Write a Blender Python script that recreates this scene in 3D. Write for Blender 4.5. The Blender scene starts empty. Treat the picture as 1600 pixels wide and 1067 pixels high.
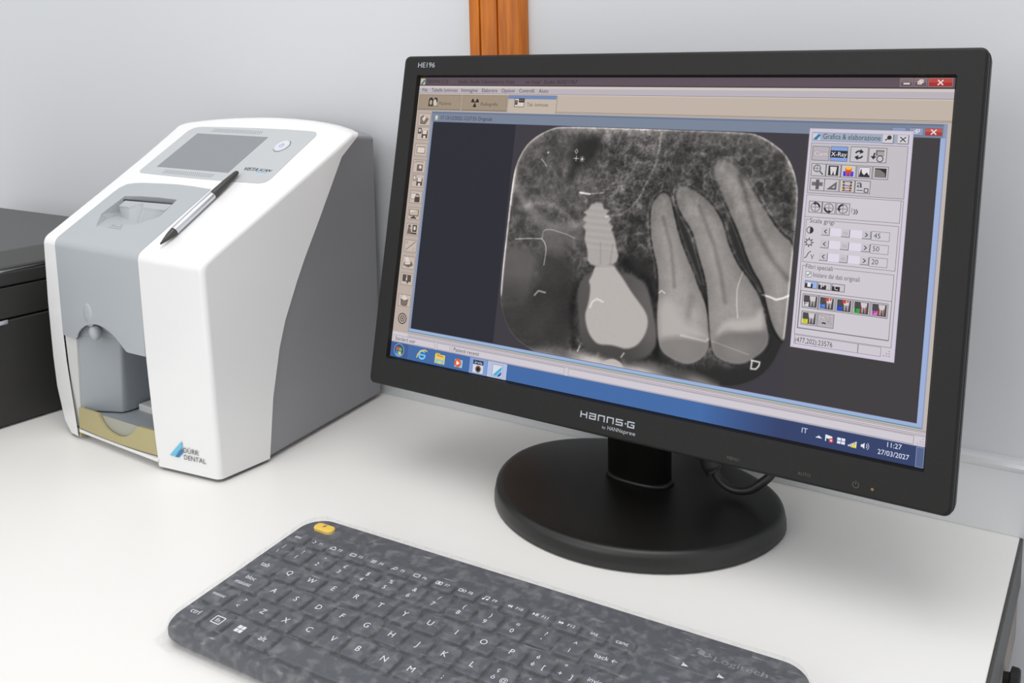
import bpy, bmesh, math, random
import numpy as np
from mathutils import Vector, Matrix

# ------------------------------------------------------------------ camera
sc = bpy.context.scene
C = sc.collection
yaw, pit, rol = -0.5727, 0.1386, -0.0207
d = Vector((math.sin(yaw)*math.cos(pit), math.cos(yaw)*math.cos(pit), -math.sin(pit)))
r0 = Vector((math.cos(yaw), -math.sin(yaw), 0)); u0 = r0.cross(d)
r1 = r0*math.cos(rol)+u0*math.sin(rol); u1 = -r0*math.sin(rol)+u0*math.cos(rol)
cam = bpy.data.objects.new('camera', bpy.data.cameras.new('camera')); C.objects.link(cam)
cam.matrix_world = Matrix(((r1.x, u1.x, -d.x, 0.0488), (r1.y, u1.y, -d.y, -0.7338), (r1.z, u1.z, -d.z, 0.3495), (0, 0, 0, 1)))
cam.data.sensor_width = 36; cam.data.sensor_fit = 'HORIZONTAL'
cam.data.lens = 36*1508.343/1600
cam.data.shift_x = -0.00154; cam.data.shift_y = -0.1556
cam.data.clip_start = 0.01
sc.camera = cam
# ------------------------------------------------------------------ light
sc.view_settings.view_transform = 'Standard'; sc.view_settings.look = 'None'
sc.view_settings.gamma = 1; sc.view_settings.use_curve_mapping = False
sc.view_settings.exposure = 0.0
wd = bpy.data.worlds.new('world'); sc.world = wd; wd.use_nodes = True
wd.node_tree.nodes['Background'].inputs[0].default_value = (0.97, 0.98, 1.0, 1)
wd.node_tree.nodes['Background'].inputs[1].default_value = 0.86
def area(name, loc, target, size, power, col, sy=None):
    l = bpy.data.lights.new(name, 'AREA'); l.energy = power; l.color = col; l.size = size
    if sy: l.shape = 'RECTANGLE'; l.size_y = sy
    o = bpy.data.objects.new(name, l); C.objects.link(o); o.location = loc
    o.rotation_euler = (Vector(target)-Vector(loc)).to_track_quat('-Z', 'Y').to_euler()
    return o
area('ceiling_lamp', (-0.25, -0.75, 1.75), (-0.45, -0.35, 0), 1.3, 14.5, (1, 0.985, 0.965), 1.3)
area('window_light', (-0.9, -2.6, 1.0), (-0.4, -0.2, 0.1), 1.5, 13, (1.0, 0.99, 0.975), 1.5)

# ------------------------------------------------------------------ helpers
def lin(c):
    out = []
    for v in c:
        v = v/255.0
        out.append(v/12.92 if v <= 0.04045 else ((v+0.055)/1.055)**2.4)
    return tuple(out)
def mat(name, rgb, rough=0.5, metal=0.0, spec=0.5, bump=0.0, bscale=400, vary=0.0, coat=0.0):
    m = bpy.data.materials.new(name); m.use_nodes = True
    nt = m.node_tree; b = nt.nodes['Principled BSDF']
    b.inputs['Base Color'].default_value = (*lin(rgb), 1)
    b.inputs['Roughness'].default_value = rough; b.inputs['Metallic'].default_value = metal
    b.inputs['Specular IOR Level'].default_value = spec
    b.inputs['Coat Weight'].default_value = coat
    tc = nt.nodes.new('ShaderNodeTexCoord')
    if bump:
        n = nt.nodes.new('ShaderNodeTexNoise'); n.inputs['Scale'].default_value = bscale; n.inputs['Detail'].default_value = 3
        nt.links.new(tc.outputs['Object'], n.inputs['Vector'])
        bp = nt.nodes.new('ShaderNodeBump'); bp.inputs['Strength'].default_value = bump; bp.inputs['Distance'].default_value = 0.0004
        nt.links.new(n.outputs['Fac'], bp.inputs['Height']); nt.links.new(bp.outputs['Normal'], b.inputs['Normal'])
    if vary:
        n = nt.nodes.new('ShaderNodeTexNoise'); n.inputs['Scale'].default_value = 6; n.inputs['Detail'].default_value = 5
        nt.links.new(tc.outputs['Object'], n.inputs['Vector'])
        mx = nt.nodes.new('ShaderNodeMix'); mx.data_type = 'RGBA'
        mx.inputs['A'].default_value = (*[c*(1-vary) for c in lin(rgb)], 1); mx.inputs['B'].default_value = (*lin(rgb), 1)
        nt.links.new(n.outputs['Fac'], mx.inputs['Factor']); nt.links.new(mx.outputs['Result'], b.inputs['Base Color'])
    return m
M = {}
M['wall'] = mat('painted_wall', (208, 210, 213), 0.75, bump=0.25, bscale=120, vary=0.02)
M['top'] = mat('white_laminate', (235, 234, 231), 0.38, bump=0.1, bscale=900, spec=0.4)
M['edge'] = mat('dark_edging', (62, 62, 60), 0.4)
M['beam'] = mat('grey_brown_metal', (150, 140, 130), 0.45, vary=0.2)
M['floor'] = mat('grey_floor', (150, 156, 164), 0.6, vary=0.1)
M['alu'] = mat('satin_aluminium', (214, 216, 218), 0.3, 0.2, bump=0.05)
M['white'] = mat('white_gloss_plastic', (229, 229, 229), 0.22, spec=0.5)
M['grey'] = mat('pale_grey_plastic', (169, 174, 178), 0.4)
M['body'] = mat('mid_grey_plastic', (140, 141, 145), 0.45, bump=0.2, bscale=1500)
M['panel'] = mat('light_grey_panel', (182, 185, 187), 0.45)
M['glass'] = mat('display_glass', (130, 133, 136), 0.22)
M['khaki'] = mat('khaki_plastic', (172, 162, 118), 0.45)
M['cav'] = mat('cavity_grey', (150, 156, 161), 0.5)
M['cavl'] = mat('cavity_light', (205, 206, 204), 0.5)
M['gap'] = mat('dark_gap', (30, 30, 30), 0.7)
M['blue1'] = mat('sky_blue_print', (104, 186, 220), 0.5)
M['blue2'] = mat('deep_blue_print', (20, 120, 170), 0.5)
M['ink'] = mat('dark_ink', (60, 62, 66), 0.6)
M['bez'] = mat('black_monitor_plastic', (20, 19, 18), 0.44, spec=0.3, bump=0.35, bscale=2200)
M['base'] = mat('black_base_plastic', (22, 21, 20), 0.36, spec=0.4, bump=0.25, bscale=2200)
M['rim'] = mat('black_rim_plastic', (30, 30, 29), 0.38, bump=0.2, bscale=2200)
M['cable'] = mat('black_cable_rubber', (34, 34, 34), 0.45)
M['silver_ink'] = mat('silver_print', (170, 176, 184), 0.5)
M['faint_ink'] = mat('faint_print', (78, 77, 75), 0.6)
M['prt'] = mat('printer_black', (42, 41, 40), 0.5, bump=0.2, bscale=1500)
M['prtlid'] = mat('printer_lid_grey', (74, 74, 74), 0.5, bump=0.2, bscale=1500)
M['steel'] = mat('brushed_steel', (205, 207, 212), 0.22, 0.9)
M['pend'] = mat('pen_dark', (60, 58, 56), 0.35)
M['kcase'] = mat('keyboard_case', (41, 46, 56), 0.5, bump=0.2, bscale=1500)
M['key'] = mat('key_black', (47, 53, 64), 0.5, bump=0.2, bscale=1500)
M['yellow'] = mat('yellow_rubber', (238, 196, 30), 0.45)
M['holes'] = mat('grille_holes', (84, 86, 88), 0.7)
M['legend'] = mat('key_legend_white', (225, 228, 232), 0.6)

def link(name, me, mt=None, parent=None, smooth=False):
    o = bpy.data.objects.new(name, me); C.objects.link(o)
    if mt is not None and not me.materials: me.materials.append(mt)
    if parent is not None: o.parent = parent
    if smooth: me.polygons.foreach_set('use_smooth', [True]*len(me.polygons))
    return o
def fix(me):
    bm = bmesh.new(); bm.from_mesh(me); bmesh.ops.recalc_face_normals(bm, faces=bm.faces); bm.to_mesh(me); bm.free()
def pmesh(name, vs, fs, mt, parent=None, smooth=False, recalc=True):
    me = bpy.data.meshes.new(name); me.from_pydata([tuple(v) for v in vs], [], fs); me.validate()
    if recalc: fix(me)
    return link(name, me, mt, parent, smooth)
def tag(o, label=None, cat=None, group=None, kind=None):
    if label: o['label'] = label
    if cat: o['category'] = cat
    if group: o['group'] = group
    if kind: o['kind'] = kind
    return o
def empty(name, loc, rz=0):
    o = bpy.data.objects.new(name, None); C.objects.link(o); o.location = loc; o.rotation_euler = (0, 0, rz)
    o.empty_display_size = 0.02; return o
def bevel(o, w, seg=3, ang=30, smooth=True):
    b = o.modifiers.new('bevel', 'BEVEL'); b.width = w; b.segments = seg; b.limit_method = 'ANGLE'; b.angle_limit = math.radians(ang)
    b.use_clamp_overlap = True
    if smooth:
        o.data.polygons.foreach_set('use_smooth', [True]*len(o.data.polygons))
        w_ = o.modifiers.new('normals', 'WEIGHTED_NORMAL'); w_.keep_sharp = False
    return o
def box(name, lo, hi, mt, parent=None, bv=0.0, seg=2):
    x0, y0, z0 = lo; x1, y1, z1 = hi
    vs = [(x0,y0,z0),(x1,y0,z0),(x1,y1,z0),(x0,y1,z0),(x0,y0,z1),(x1,y0,z1),(x1,y1,z1),(x0,y1,z1)]
    fs = [(0,3,2,1),(4,5,6,7),(0,1,5,4),(1,2,6,5),(2,3,7,6),(3,0,4,7)]
    o = pmesh(name, vs, fs, mt, parent)
    if bv: bevel(o, bv, seg)
    return o
def rrect(x0, x1, y0, y1, r, n=6):
    pts = []
    for cx, cy, a0 in ((x1-r, y1-r, 0), (x0+r, y1-r, 90), (x0+r, y0+r, 180), (x1-r, y0+r, 270)):
        for k in range(n+1):
            a = math.radians(a0+90*k/n); pts.append((cx+r*math.cos(a), cy+r*math.sin(a)))
    return pts
def loft(name, loops, mt, parent=None, cap0=True, cap1=True, smooth=False):
    n = len(loops[0]); vs = [p for L in loops for p in L]; fs = []
    for i in range(len(loops)-1):
        for j in range(n):
            k = (j+1) % n; fs.append((i*n+j, i*n+k, (i+1)*n+k, (i+1)*n+j))
    if cap0: fs.append(tuple(range(n))[::-1])
    if cap1: fs.append(tuple(range((len(loops)-1)*n, len(loops)*n)))
    return pmesh(name, vs, fs, mt, parent, smooth)
def tube(name, pts, rad, mt, parent=None, n=12):
    # smooth tube through points (Catmull-Rom)
    P = [Vector(p) for p in pts]; Q = []
    for i in range(len(P)-1):
        a = P[max(i-1, 0)]; b = P[i]; c = P[i+1]; e = P[min(i+2, len(P)-1)]
        for k in range(6):
            t = k/6; Q.append(0.5*((2*b)+(c-a)*t+(2*a-5*b+4*c-e)*t*t+(3*b-a-3*c+e)*t**3))
    Q.append(P[-1]); loops = []; up = Vector((0.3, 0.9, 0.2))
    for i, q in enumerate(Q):
        t = (Q[min(i+1, len(Q)-1)]-Q[max(i-1, 0)]).normalized()
        s = t.cross(up).normalized(); w = s.cross(t).normalized()
        rr = rad[min(i//6, len(rad)-1)] if isinstance(rad, (list, tuple)) else rad
        loops.append([tuple(q+(s*math.cos(2*math.pi*k/n)+w*math.sin(2*math.pi*k/n))*rr) for k in range(n)])
    return loft(name, loops, mt, parent, smooth=True)

# text -> 2D polygons, cap height about 0.7*size
_tc = {}
def text2d(s):
    if s in _tc: return _tc[s]
    cu = bpy.data.curves.new('t', 'FONT'); cu.body = s; cu.size = 1; cu.resolution_u = 3
    ob = bpy.data.objects.new('t', cu); C.objects.link(ob)
    dg = bpy.context.evaluated_depsgraph_get(); me = bpy.data.meshes.new_from_object(ob.evaluated_get(dg))
    vs = np.array([v.co[:2] for v in me.vertices]) if len(me.vertices) else np.zeros((0, 2))
    fs = [tuple(p.vertices) for p in me.polygons]
    bpy.data.objects.remove(ob); bpy.data.curves.remove(cu); bpy.data.meshes.remove(me)
    _tc[s] = (vs, fs); return _tc[s]
def text_fit(s, x0, x1, ybase, size):
    """text scaled so it spans x0..x1; y up"""
    vs, fs = text2d(s)
    if not len(vs): return vs, fs
    a, b = vs[:, 0].min(), vs[:, 0].max(); v = vs.copy()
    v[:, 0] = x0+(v[:, 0]-a)*(x1-x0)/(b-a); v[:, 1] = ybase+v[:, 1]*size
    return v, fs
def text_c(s, cx, cy, size, sx=1.0):
    vs, fs = text2d(s)
    if not len(vs): return vs, fs
    v = vs.copy(); a, b = v[:, 0].min(), v[:, 0].max()
    v[:, 0] = cx+(v[:, 0]-(a+b)/2)*size*sx; v[:, 1] = cy+(v[:, 1]-0.35)*size
    return v, fs
def flat(name, parts, fn, mt, parent=None):
    """parts: list of (verts2d, faces); fn maps (x,y)->3D"""
    V = []; F = []
    for v, f in parts:
        o = len(V); V += [fn(p[0], p[1]) for p in v]; F += [tuple(i+o for i in q) for q in f]
    return pmesh(name, V, F, mt, parent, recalc=False)
def R(x0, y0, x1, y1): return ([(x0, y0), (x1, y0), (x1, y1), (x0, y1)], [(0, 1, 2, 3)])
def poly(pts): return (list(pts), [tuple(range(len(pts)))])
def disc(cx, cy, rx, ry=None, n=20): 
    ry = ry or rx; return poly([(cx+rx*math.cos(2*math.pi*k/n), cy+ry*math.sin(2*math.pi*k/n)) for k in range(n)])
def ring(cx, cy, ro, ri, a0=0, a1=360, n=24):
    v = []; f = []
    for k in range(n+1):
        a = math.radians(a0+(a1-a0)*k/n); v += [(cx+ro*math.cos(a), cy+ro*math.sin(a)), (cx+ri*math.cos(a), cy+ri*math.sin(a))]
        if k: f.append((2*k-2, 2*k, 2*k+1, 2*k-1))
    return v, f
def stroke(pts, w):
    v = []; f = []
    for a, b in zip(pts[:-1], pts[1:]):
        dx, dy = b[0]-a[0], b[1]-a[1]; L = math.hypot(dx, dy) or 1; nx, ny = -dy/L*w/2, dx/L*w/2; o = len(v)
        v += [(a[0]+nx, a[1]+ny), (a[0]-nx, a[1]-ny), (b[0]-nx, b[1]-ny), (b[0]+nx, b[1]+ny)]; f.append((o, o+1, o+2, o+3))
    return v, f

# ------------------------------------------------------------------ room
tag(box('wall_back', (-2.6, 0.0, -0.75), (1.0, 0.1, 1.7), M['wall']), kind='structure')
tag(box('floor', (-2.6, -2.4, -0.80), (1.0, 0.0, -0.75), M['floor']), kind='structure')
# aluminium upstand along the wall
pr = [(0, 0), (-0.007, 0), (-0.007, 0.047), (-0.0095, 0.049), (-0.0105, 0.0515), (-0.0095, 0.054), (-0.006, 0.0553), (0, 0.0553)]
o = loft('trim_1', [[(x, y, z+0.0002) for y, z in pr] for x in (-1.6, 0.006)], M['alu'], smooth=False)
tag(o, kind='structure')
# varnished wooden strip on the wall
def wood_mat():
    m = bpy.data.materials.new('varnished_wood'); m.use_nodes = True; nt = m.node_tree; b = nt.nodes['Principled BSDF']
    tc = nt.nodes.new('ShaderNodeTexCoord'); mp = nt.nodes.new('ShaderNodeMapping'); mp.inputs['Scale'].default_value = (220, 220, 14)
    n = nt.nodes.new('ShaderNodeTexNoise'); n.inputs['Scale'].default_value = 1.0; n.inputs['Detail'].default_value = 5
    cr = nt.nodes.new('ShaderNodeValToRGB'); cr.color_ramp.elements[0].position = 0.3; cr.color_ramp.elements[1].position = 0.75
    cr.color_ramp.elements[0].color = (*lin((166, 84, 2)), 1); cr.color_ramp.elements[1].color = (*lin((212, 122, 16)), 1)
    nt.links.new(tc.outputs['Object'], mp.inputs['Vector']); nt.links.new(mp.outputs['Vector'], n.inputs['Vector'])
    nt.links.new(n.outputs['Fac'], cr.inputs['Fac']); nt.links.new(cr.outputs['Color'], b.inputs['Base Color'])
    b.inputs['Roughness'].default_value = 0.35; return m
M['wood'] = wood_mat()
x0, x1 = -0.4626, -0.4054; w = x1-x0
def wx(t): return x0+w*t
pf = [(0, 0), (0, -0.009), (0.2, -0.0105), (0.205, -0.0085), (0.235, -0.0085), (0.24, -0.0105), (0.53, -0.0105), (0.535, -0.0085), (0.57, -0.0085), (0.575, -0.011), (0.93, -0.011), (0.96, -0.0095), (1, -0.006), (1, 0)]
tag(loft('trim_2', [[(wx(t), y, z) for t, y in pf] for z in (0.0555, 1.7)], M['wood']), kind='structure')

# ------------------------------------------------------------------ desk
desk = empty('desk', (-0.7, -0.35, -0.75))
tag(desk, 'long white laminate desk with a dark edge, carrying monitor, keyboard, scanner and printer', 'desk')
def dl(p): return (p[0]+0.7, p[1]+0.35, p[2]+0.75)
o = box('worktop', dl((-1.6, -0.75, -0.036)), dl((-0.0015, -0.0005, 0)), M['top'], desk, 0.0008, 1)
o = box('edge_band', dl((-0.0014, -0.75, -0.036)), dl((0.0005, -0.006, -0.0005)), M['edge'], desk, 0.0004, 1)
o['label'] = 'dark grey edge band'
o = box('apron', dl((-0.03, -0.73, -0.078)), dl((-0.001, -0.004, -0.0365)), M['beam'], desk, 0.002)
o['label'] = 'brownish grey metal apron'
for x, y in ((-1.55, -0.7), (-1.55, -0.06), (-0.045, -0.7), (-0.045, -0.06)):
    box('leg', dl((x, y, -0.75)), dl((x+0.04, y+0.04, -0.0785)), M['edge'], desk, 0.002)
# black screw knob under the desk edge
kn = [[(0.0005+t, -0.088+rr*math.cos(a), -0.058+rr*math.sin(a)) for a in [2*math.pi*k/16 for k in range(16)]] for t, rr in ((-0.002, 0.004), (0.002, 0.0045), (0.003, 0.0085), (0.007, 0.0085), (0.008, 0.0075))]
o = loft('knob', [[dl(p) for p in L] for L in kn], M['gap'], desk); o['label'] = 'small black screw knob'

# ------------------------------------------------------------------ scanner
sn = empty('dental_scanner', (-0.67057, -0.23082, 0), math.radians(-2.8))
tag(sn, 'white and grey imaging plate scanner with a slanted front and small dark display', 'scanner')
RZ = 6.0
c30, s30 = math.cos(math.radians(30)), math.sin(math.radians(30))
def bulge(u): return -15*max(0.0, 1-((u+30)/136.0)**2)
def front(u, z): return Vector((u, -4*z/183+(1-z/183)*bulge(u), z))
def slope(u, s): return Vector((u, -4+s*c30, 183+s*s30))
def surf(u, t, off=0.0):
    """t<0 down the front face from the ridge, t>0 up the slope; off pushes outward (mm)"""
    if t <= -RZ: p = front(u, 183+t); nn = Vector((0, -1, 0))
    elif t >= RZ: p = slope(u, t); nn = Vector((0, -s30, c30))
    else:
        a = front(u, 183-RZ); b = front(u, 183); c = slope(u, RZ); k = (t+RZ)/(2*RZ)
        p = a*(1-k)**2+b*2*k*(1-k)+c*k*k; nn = Vector((0, -1, 0)).lerp(Vector((0, -s30, c30)), k).normalized()
    return (p+nn*off)/1000
def interp(x, xs, ys): return float(np.interp(x, xs, ys))
def oL(t): return interp(t, [-181, -178, -171, -163, -141, -110, -60, 0, 100, 150, 186], [-97, -106, -112, -116, -125, -129.5, -131.7, -131.5, -132.5, -134, -139])
def iL(t): return interp(t, [-181, -146, -113, -88, 0], [-81, -90, -98, -101.9, -108.8])
def iR(t): return interp(t, [-181, -135, -86, -48, 0], [39.5, 33.3, 27.6, 24.3, 19.8])
def oR(t): return interp(t, [-181, 0, 16, 62, 116, 164, 186], [106, 105.2, 105, 109.2, 113.4, 117.4, 118.4])
rows = [-180, -171, -160, -141, -113, -88, -60, -30, -RZ, -4, -2, 0, 2, 4, RZ, 14, 40, 70, 90, 130, 160, 185.5]
crest = [(-139, 185.5), (-131, 190.5), (-115, 194.5), (-96, 198), (-72, 201.3), (-50, 203.3), (-28, 204.8), (-5, 205.3), (20, 204.5), (44, 202.8), (64, 200.2), (84, 196.6), (103, 191.5), (118.4, 185.5)]
V = []; F = []
def av(p): V.append(tuple(p)); return len(V)-1
G = []
for t in rows:
    G.append([av(surf(f(t), t)) for f in (oL, iL, iR, oR)])
hi = rows.index(90)
for i in range(len(rows)-1):
    a, b = G[i], G[i+1]
    for j in range(3):
        if j == 1 and i < hi: continue
        if i == len(rows)-2: continue
        F.append((a[j], a[j+1], b[j+1], b[j]))
F.append((G[hi][1], G[rows.index(70)][1], av(surf(-75, 90))))
cr = [av(surf(u, s)) for u, s in crest]
top = G[-2]
F.append((top[0], top[1], top[2], top[3])+tuple(cr[::-1]))
# rim behind the crest
lip = [av(Vector(V[i])+Vector((0, 0.009, -0.0012))) for i in cr]
for k in range(len(cr)-1): F.append((cr[k], cr[k+1], lip[k+1], lip[k]))
# sides down to the curved seam
seamR = [(107.8, 51.1, 3.0), (108.5, 57.8, 56.6), (109.7, 69.7, 110.4), (111.7, 93.2, 162.3), (114.1, 116.2, 204.2), (117.4, 145.4, 260.0), (118.5, 155.0, 271.8)]
SR = np.array(seamR)
def poly_at(Pn, fr):
    L = np.r_[0, np.cumsum(np.linalg.norm(np.diff(Pn, axis=0), axis=1))]; L /= L[-1]
    return np.array([[np.interp(f, L, Pn[:, k]) for k in range(3)] for f in fr])
def side(col, mirror):
    path = [G[i][col] for i in range(len(rows)-1)]+[cr[-1] if not mirror else cr[0]]
    P_ = np.array([V[i] for i in path]); L = np.r_[0, np.cumsum(np.linalg.norm(np.diff(P_, axis=0), axis=1))]; fr = L/L[-1]
    Q = poly_at(SR, fr)/1000
    if mirror: Q[:, 0] = P_[:, 0]-(Q[:, 0]-0.105)*0.9
    q = [av(p) for p in Q[:-1]]+[lip[-1] if not mirror else lip[0]]
    for k in range(len(path)-1):
        if mirror: F.append((path[k], path[k+1], q[k+1], q[k]))
        else: F.append((path[k+1], path[k], q[k], q[k+1]))
    return q
qr = side(3, False); ql = side(0, True)
VR = [V[i] for i in qr]; VL = [V[i] for i in ql]; LIP = [V[i] for i in lip]
sh = pmesh('hood', V, F, M['white'], sn)
sh['label'] = 'glossy white outer hood'
bevel(sh, 0.0045, 4, 27)
# grey body behind the seam
def inset(p, k=0.0012): 
    cx = -0.013; return (p[0]+(k if p[0] < cx else -k), p[1]-0.001, p[2])
ring0 = [inset(p) for p in VR[:-1]]+[(p[0]*0.995, p[1]-0.002, p[2]-0.0025) for p in LIP[::-1]]+[inset(p) for p in VL[:-1]][::-1]
ring1 = []
nr = len(VR)-1
for k in range(nr): 
    z = interp(k/(nr-1), [0, 1], [0.003, 0.262]); ring1.append((interp(z, [0.003, 0.26], [0.0795, 0.0825]), 0.2215, z))
for p in LIP[::-1]:
    f = (p[0]+0.0103)/0.1285; ring1.append((-0.0245+f*0.1065, 0.2215, 0.266+0.0135*(1-f*f)))
for k in range(nr-1, -1, -1):
    z = interp(k/(nr-1), [0, 1], [0.003, 0.262]); ring1.append((-0.1305, 0.2215, z))
mid = [tuple((Vector(a)*0.5+Vector(b)*0.5)) for a, b in zip(ring0, ring1)]
vs = ring0+mid+ring1; n = len(ring0); fs = []
for i in range(2):
    for j in range(n-1): fs.append((i*n+j, i*n+j+1, (i+1)*n+j+1, (i+1)*n+j))
fs.append((0, n, 2*n, 3*n-1, 2*n-1, n-1)); fs.append(tuple(range(2*n, 3*n)))
bd = pmesh('rear_body', vs, fs, M['body'], sn); bd['label'] = 'mid grey rear body'
bevel(bd, 0.004, 3, 35)
for x in (-0.09, 0.06):
    for y in (0.03, 0.19): box('foot', (x-0.008, y-0.008, 0.0003), (x+0.008, y+0.008, 0.006), M['gap'], sn)
box('base_plate', (-0.080, -0.0125, 0.0072), (0.040, 0.20, 0.0100), M['white'], sn, 0.0006)

# grey front cover: slope part with the slot recess, and the upper front
hole = [(-85.2, 68.1), (-65, 70.4), (-37, 71.9), (-8.4, 71.8), (-5.5, 47.8), (-24, 34), (-74, 24), (-88, 41)]
outerS = [(-108.6, 0), (-108.6, 70), (-107.6, 79), (-103, 85), (-94, 87.6), (-82.9, 89.2), (-52.6, 91.3), (-32, 92.2), (-11.6, 92.1), (19.5, 90.6), (19.5, 0)]
V = []; F = []
OFF = 0.35
def cv(u, t): return av(surf(u, t, OFF))
# slope: columns left ngon and right ngon around the hole, from t=RZ up
B0 = cv(-108.7, RZ); Bm = cv(-60, RZ); B1 = cv(19.6, RZ)
ou = [cv(u, s) for u, s in outerS[1:-1]]; ho = [cv(u, s) for u, s in hole]
F.append((B0, Bm, ho[6], ho[7], ho[0], ou[4], ou[3], ou[2], ou[1], ou[0]))
F.append((Bm, B1, ou[8], ou[7], ou[6], ou[5], ou[4], ho[0], ho[1], ho[2], ho[3], ho[4], ho[5], ho[6]))
prev = (B0, Bm, B1)
for t in (4, 2, 0, -2, -4, -RZ, -30, -60):
    cur = (cv(iL(t)-0.05, t), cv(-60, t), cv(iR(t)+0.05, t))
    F.append((cur[0], cur[1], prev[1], prev[0])); F.append((cur[1], cur[2], prev[2], prev[1])); prev = cur
low = [(-101.9, 95.2), (-86, 94.7), (-79.5, 94.6), (-77.4, 96.5), (-74.8, 101.2), (-70, 105.4), (-63, 109.6), (-52, 113), (-42, 114), (-32, 113), (-24, 110.8), (-15, 107), (-7, 102), (0, 97.2), (3, 96.4), (26.9, 96.6)]
lv = [cv(u, z-183) for u, z in low]
F.append((lv[0],)+tuple(lv[1:8])+(prev[1], prev[0])); F.append(tuple(lv[7:])+(prev[2], prev[1]))
co = pmesh('front_cover', V, F, M['grey'], sn); co['label'] = 'pale blue-grey front cover'
sd = co.modifiers.new('thick', 'SOLIDIFY'); sd.thickness = 0.0022; sd.offset = -1
co.data.polygons.foreach_set('use_smooth', [True]*len(co.data.polygons)); wn = co.modifiers.new('normals', 'WEIGHTED_NORMAL')
# recess under the hole: steep back wall, ramp floor, side walls
depth = [15, 15, 15, 15, 13, 5, 0.5, 6]
V = []; F = []
tp = [av(surf(u, s, 0.1)) for u, s in hole]; bt = [av(surf(u, s, -dp)) for (u, s), dp in zip([(-83, 64), (-65, 66), (-37, 67.5), (-11, 67.5), (-9, 48), (-26, 35), (-73, 25), (-85, 42)], depth)]
for k in range(8): F.append((tp[k], tp[(k+1) % 8], bt[(k+1) % 8], bt[k]))
ct = av(surf(-50, 48, -9)); 
for k in range(8): F.append((bt[k], bt[(k+1) % 8], ct))
pmesh('slot_recess', V, F, M['grey'], sn)
# sliding cassette head with a finger scoop
def sl(u, s, o): return tuple(surf(u, s, o))
V = []; F = []; NU, NG = 36, 10
def sface(u, g):
    t = 54.5 if u < -39 else 56.5
    b = interp(u, [-77, -52, -26, -8], [46, 35.5, 35, 46]); gr = 0.0
    q_ = abs(u+50)/(11.5-5.5*g)
    if q_ < 1: gr = 7.5*math.cos(q_*math.pi/2)**1.3*(1-g**2)
    return t*(1-g)+(b+3)*g+gr+(1.2*g if u > -39 else 0), -0.3-12.5*g
def nsh(u, g): return (54.5*(1-g)+38.5*g)
for i_ in range(NU+1):
    u = -77+69*i_/NU
    V.append(sl(u, interp(u, [-77, -8], [62.3, 65]), 0.2))
    for g_ in range(NG+1):
        g = g_/NG; t, o_ = sface(u, g); V.append(sl(u, t, o_ if g_ else 0.2))
for i_ in range(NU):
    for g_ in range(NG+1): k = i_*(NG+2)+g_; F.append((k, k+1, k+NG+3, k+NG+2))
F.append(tuple(range(NG+2))); F.append(tuple(range(NU*(NG+2), (NU+1)*(NG+2)))[::-1])
cs = pmesh('cassette_slider', V, F, M['grey'], sn); cs['label'] = 'pale slider with a scooped finger groove'
flat('slot_gap', [poly([(-84, 65.5), (-9, 67.8), (-9, 65.6), (-82, 62.8)])], lambda x, y: sl(x, y, -1.0), M['gap'], sn)
def ioff(u, t): return (6.61-0.0217*u-0.3479*t+0.3) if t > 24.3+(u+74)*0.2 else 0.65
flat('instruction_print', [stroke([(-62+k*1.5-q_*0+q_, 32.4-k*2.3-0.0), (-62+k*1.5+q_+3.4, 32.6-k*2.3)], 0.55) for k in range(4) for q_ in (0, 4.4, 8.8, 13.2, 17.6)], lambda x, y: sl(x, y, ioff(x, y)), mat('faint_grey_print', (158, 163, 167), 0.6), sn)
# cavity, cassette bay and tray
def bx(name, lo, hi, m, parent=sn, bv=0): return box(name, [v/1000 for v in lo], [v/1000 for v in hi], m, parent, bv/1000)
V = [(-0.1035,-0.0045,0.118),(0.0400,-0.0045,0.118),(0.0400,-0.0045,0.0102),(-0.0800,-0.0045,0.0102),(-0.1035,0.055,0.118),(0.0400,0.055,0.118),(0.0400,0.055,0.0102),(-0.0800,0.055,0.0102)]
pmesh('cavity', V, [(0,1,5,4),(4,5,6,7),(3,2,6,7),(1,2,6,5)], M['cav'], sn, recalc=False)
o = pmesh('side_pillar', [(-0.1032,-0.0058,0.118),(-0.0815,-0.0062,0.118),(-0.0815,-0.0088,0.0102),(-0.0910,-0.0086,0.0102),(-0.1032,0.052,0.118),(-0.0815,0.052,0.118),(-0.0815,0.052,0.0102),(-0.0910,0.052,0.0102)], [(0,3,2,1),(0,1,5,4),(1,2,6,5),(3,0,4,7)], M['cavl'], sn)
o['label'] = 'light translucent strip beside the opening'
fp = [(-0.0815,-0.0050),(-0.0440,0.0130),(-0.0420,0.0160),(-0.0430,0.052),(-0.1020,0.052)]
o = loft('cassette_bay', [[(x, y-(0.0030 if k < 2 and zz < 0.05 else 0), zz) for k, (x, y) in enumerate(fp)] for zz in (0.026, 0.097)], M['cav'], sn); bevel(o, 0.0012, 2)
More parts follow.
